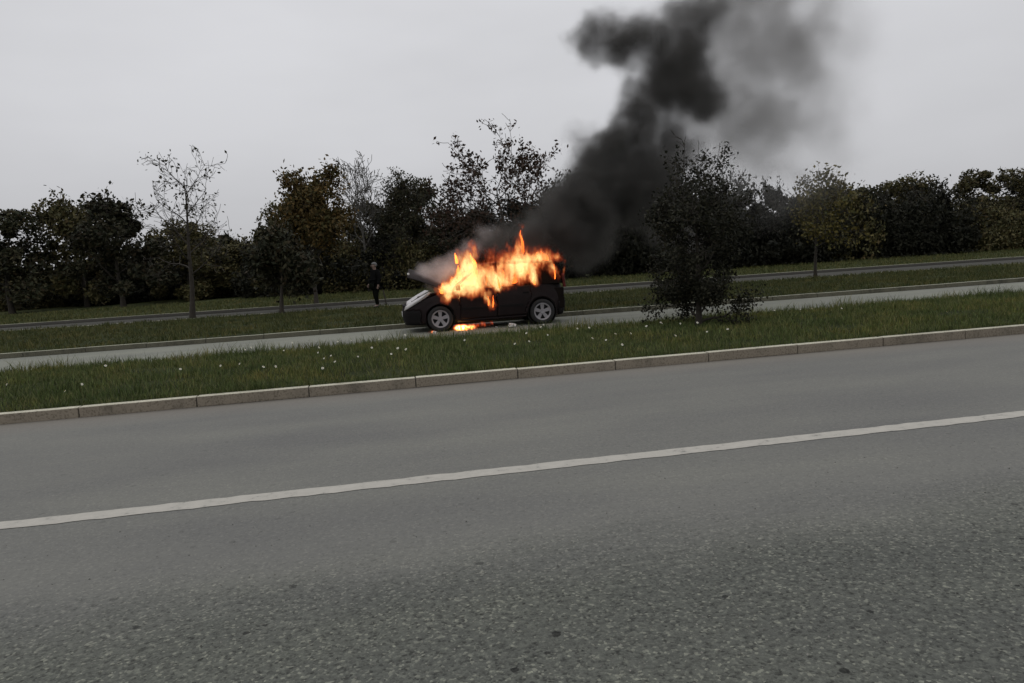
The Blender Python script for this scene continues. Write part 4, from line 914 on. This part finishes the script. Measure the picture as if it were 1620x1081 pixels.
def mat_fire(name, dens, emis):
    m = bpy.data.materials.new(name); m.use_nodes = True; N, L = m.node_tree.nodes, m.node_tree.links; N.clear()
    o = N.new('ShaderNodeOutputMaterial'); v = N.new('ShaderNodeVolumePrincipled'); at = N.new('ShaderNodeAttribute'); at.attribute_name = 'density'
    v.inputs['Density Attribute'].default_value = ''
    mu = N.new('ShaderNodeMath'); mu.operation = 'MULTIPLY'; mu.inputs[1].default_value = dens; L.new(at.outputs['Fac'], mu.inputs[0]); L.new(mu.outputs[0], v.inputs['Density'])
    v.inputs['Color'].default_value = (.1, .06, .04, 1)
    r_ = ramp(N, [(0.0, (1, .05, .008)), (.2, (1, .10, .02)), (.45, (1, .22, .06)), (.7, (1, .46, .14)), (1, (1, .76, .32))]); L.new(at.outputs['Fac'], r_.inputs[0]); L.new(r_.outputs[0], v.inputs['Emission Color'])
    pw = N.new('ShaderNodeMath'); pw.operation = 'POWER'; pw.inputs[1].default_value = 1.9; L.new(at.outputs['Fac'], pw.inputs[0])
    ms = N.new('ShaderNodeMath'); ms.operation = 'MULTIPLY'; ms.inputs[1].default_value = emis; L.new(pw.outputs[0], ms.inputs[0]); L.new(ms.outputs[0], v.inputs['Emission Strength'])
    L.new(v.outputs[0], o.inputs['Volume']); return m
def fin_fire(acc, noise, ma, mrange, p):
    n1 = noise(5.5, 3.0, (3, 7, 1), p, (1, 1, .45)).outputs[0]; n2 = noise(14, 2.0, (1, 2, 5), p, (1, 1, .5)).outputs[0]
    t = ma('MULTIPLY', ma('SUBTRACT', n1, .47), 2.7); t2 = ma('MULTIPLY', ma('SUBTRACT', n2, .5), 2.1)
    e = ma('ADD', ma('ADD', acc, t), t2); g = mrange(acc, .08, .30, 0, 1); return ma('MULTIPLY', ma('MULTIPLY', mrange(e, .30, 1.6, 0, 1), g), mrange(acc, .0, 1.6, .55, 1.0))
fr = gn_volume('fire', mat_fire('flame', 7.0, 13.0), (.95, 16.9, .28), (4.62, 18.9, 2.95), (236, 130, 172),
               [(x, y-(.36 if y > 17.65 else 0), z, rx*1.35, max(.14, min(.55, rx*1.6)), rz*1.35, a*(1 if x < 2.2 or z > 1.9 or rx < .15 else .86)) for x, y, z, rx, rz, a in FIRE],
               [(2.2, (.10, .10, .13), (1, 2, 3), (1, 1, .6)), (6.5, (.05, .05, .07), (9, 2, 3), (1, 1, .5))], fin_fire)
tag(fr, 'tall yellow and orange flames pouring from the bonnet, cabin and roof of the car', 'fire', kind='stuff')
MT['core'] = mat_emit('flame core', (1.0, .24, .04), 4.5)
MT['core2'] = mat_emit('orange flame core', (1.0, .15, .022), 3.2)
def tongue(parent, x, y, z, w_, h, seed, mat):
    r = random.Random(seed); bm = bmesh.new(); n = 9; pts = []; rads = []; px_, py_ = x, y
    for i in range(n+1):
        u = i/n; px_ += r.gauss(0, w_*.22); py_ += r.gauss(0, w_*.15); pts.append((px_, py_, z+h*u)); rads.append(max(.004, w_*(math.sin(math.pi*min(1, (u*.92+.08))**.62))*r.uniform(.7, 1.15)*(1-.35*u)))
    add_tube(bm, pts, rads, 9); o = obj_bm('flame', bm, mat, parent, True); ss = o.modifiers.new('s', 'SUBSURF'); ss.levels = ss.render_levels = 1
for k_, (x, y, z, w_, h, c_) in enumerate([(1.32, 17.75, .92, .09, .25, 0), (1.55, 17.8, .9, .13, .40, 0), (1.80, 17.85, .95, .16, .62, 0), (2.02, 17.8, 1.0, .17, .85, 0), (2.16, 17.85, 1.0, .12, .55, 0), (1.74, 18.0, 1.6, .05, .28, 0),
    (2.45, 17.9, 1.0, .10, .35, 1), (2.80, 17.9, 1.0, .12, .40, 1), (3.12, 17.85, 1.03, .13, .45, 1), (3.45, 17.9, 1.15, .12, .5, 1), (3.44, 18.1, 1.75, .05, .6, 1), (3.75, 17.85, 1.5, .10, .28, 1), (4.03, 17.9, 1.55, .09, .25, 1),
    (4.08, 17.5, 1.08, .022, .38, 1), (2.50, 17.42, .5, .022, .30, 1), (2.39, 17.42, .55, .018, .24, 1), (2.68, 17.44, .95, .035, .34, 1), (3.57, 17.46, .98, .035, .16, 1)]):
    tongue(fr, x, y, z, w_, h, 100+k_, MT['core2'] if c_ else MT['core'])
GF = [(1.62, 17.50, .06, .16, .1, .8), (1.80, 17.5, .07, .16, .12, .9), (1.98, 17.55, .06, .14, .10, .7), (2.2, 17.7, .08, .3, .10, .30), (2.45, 17.8, .10, .3, .10, .22), (1.0, 17.25, .03, .14, .05, .55)]
gf = gn_volume('fire', mat_fire('ground flame', 6.0, 60.0), (.8, 17.0, .005), (2.9, 18.2, .32), (140, 80, 24),
               [(x, y, z, rx*1.5, .18, rz*1.3, a*1.5) for x, y, z, rx, rz, a in GF], [(6, (.05, .05, .04), (1, 2, 3), (1, 1, .7))], fin_fire)
for k_, (x, w_, h) in enumerate([(1.60, .03, .11), (1.70, .04, .14), (1.82, .04, .12), (1.93, .03, .09)]): tongue(gf, x, 17.42, .01, w_, h, 200+k_, MT['core'])
tag(gf, 'small flames burning on the road surface behind the front wheel', 'fire', kind='stuff')
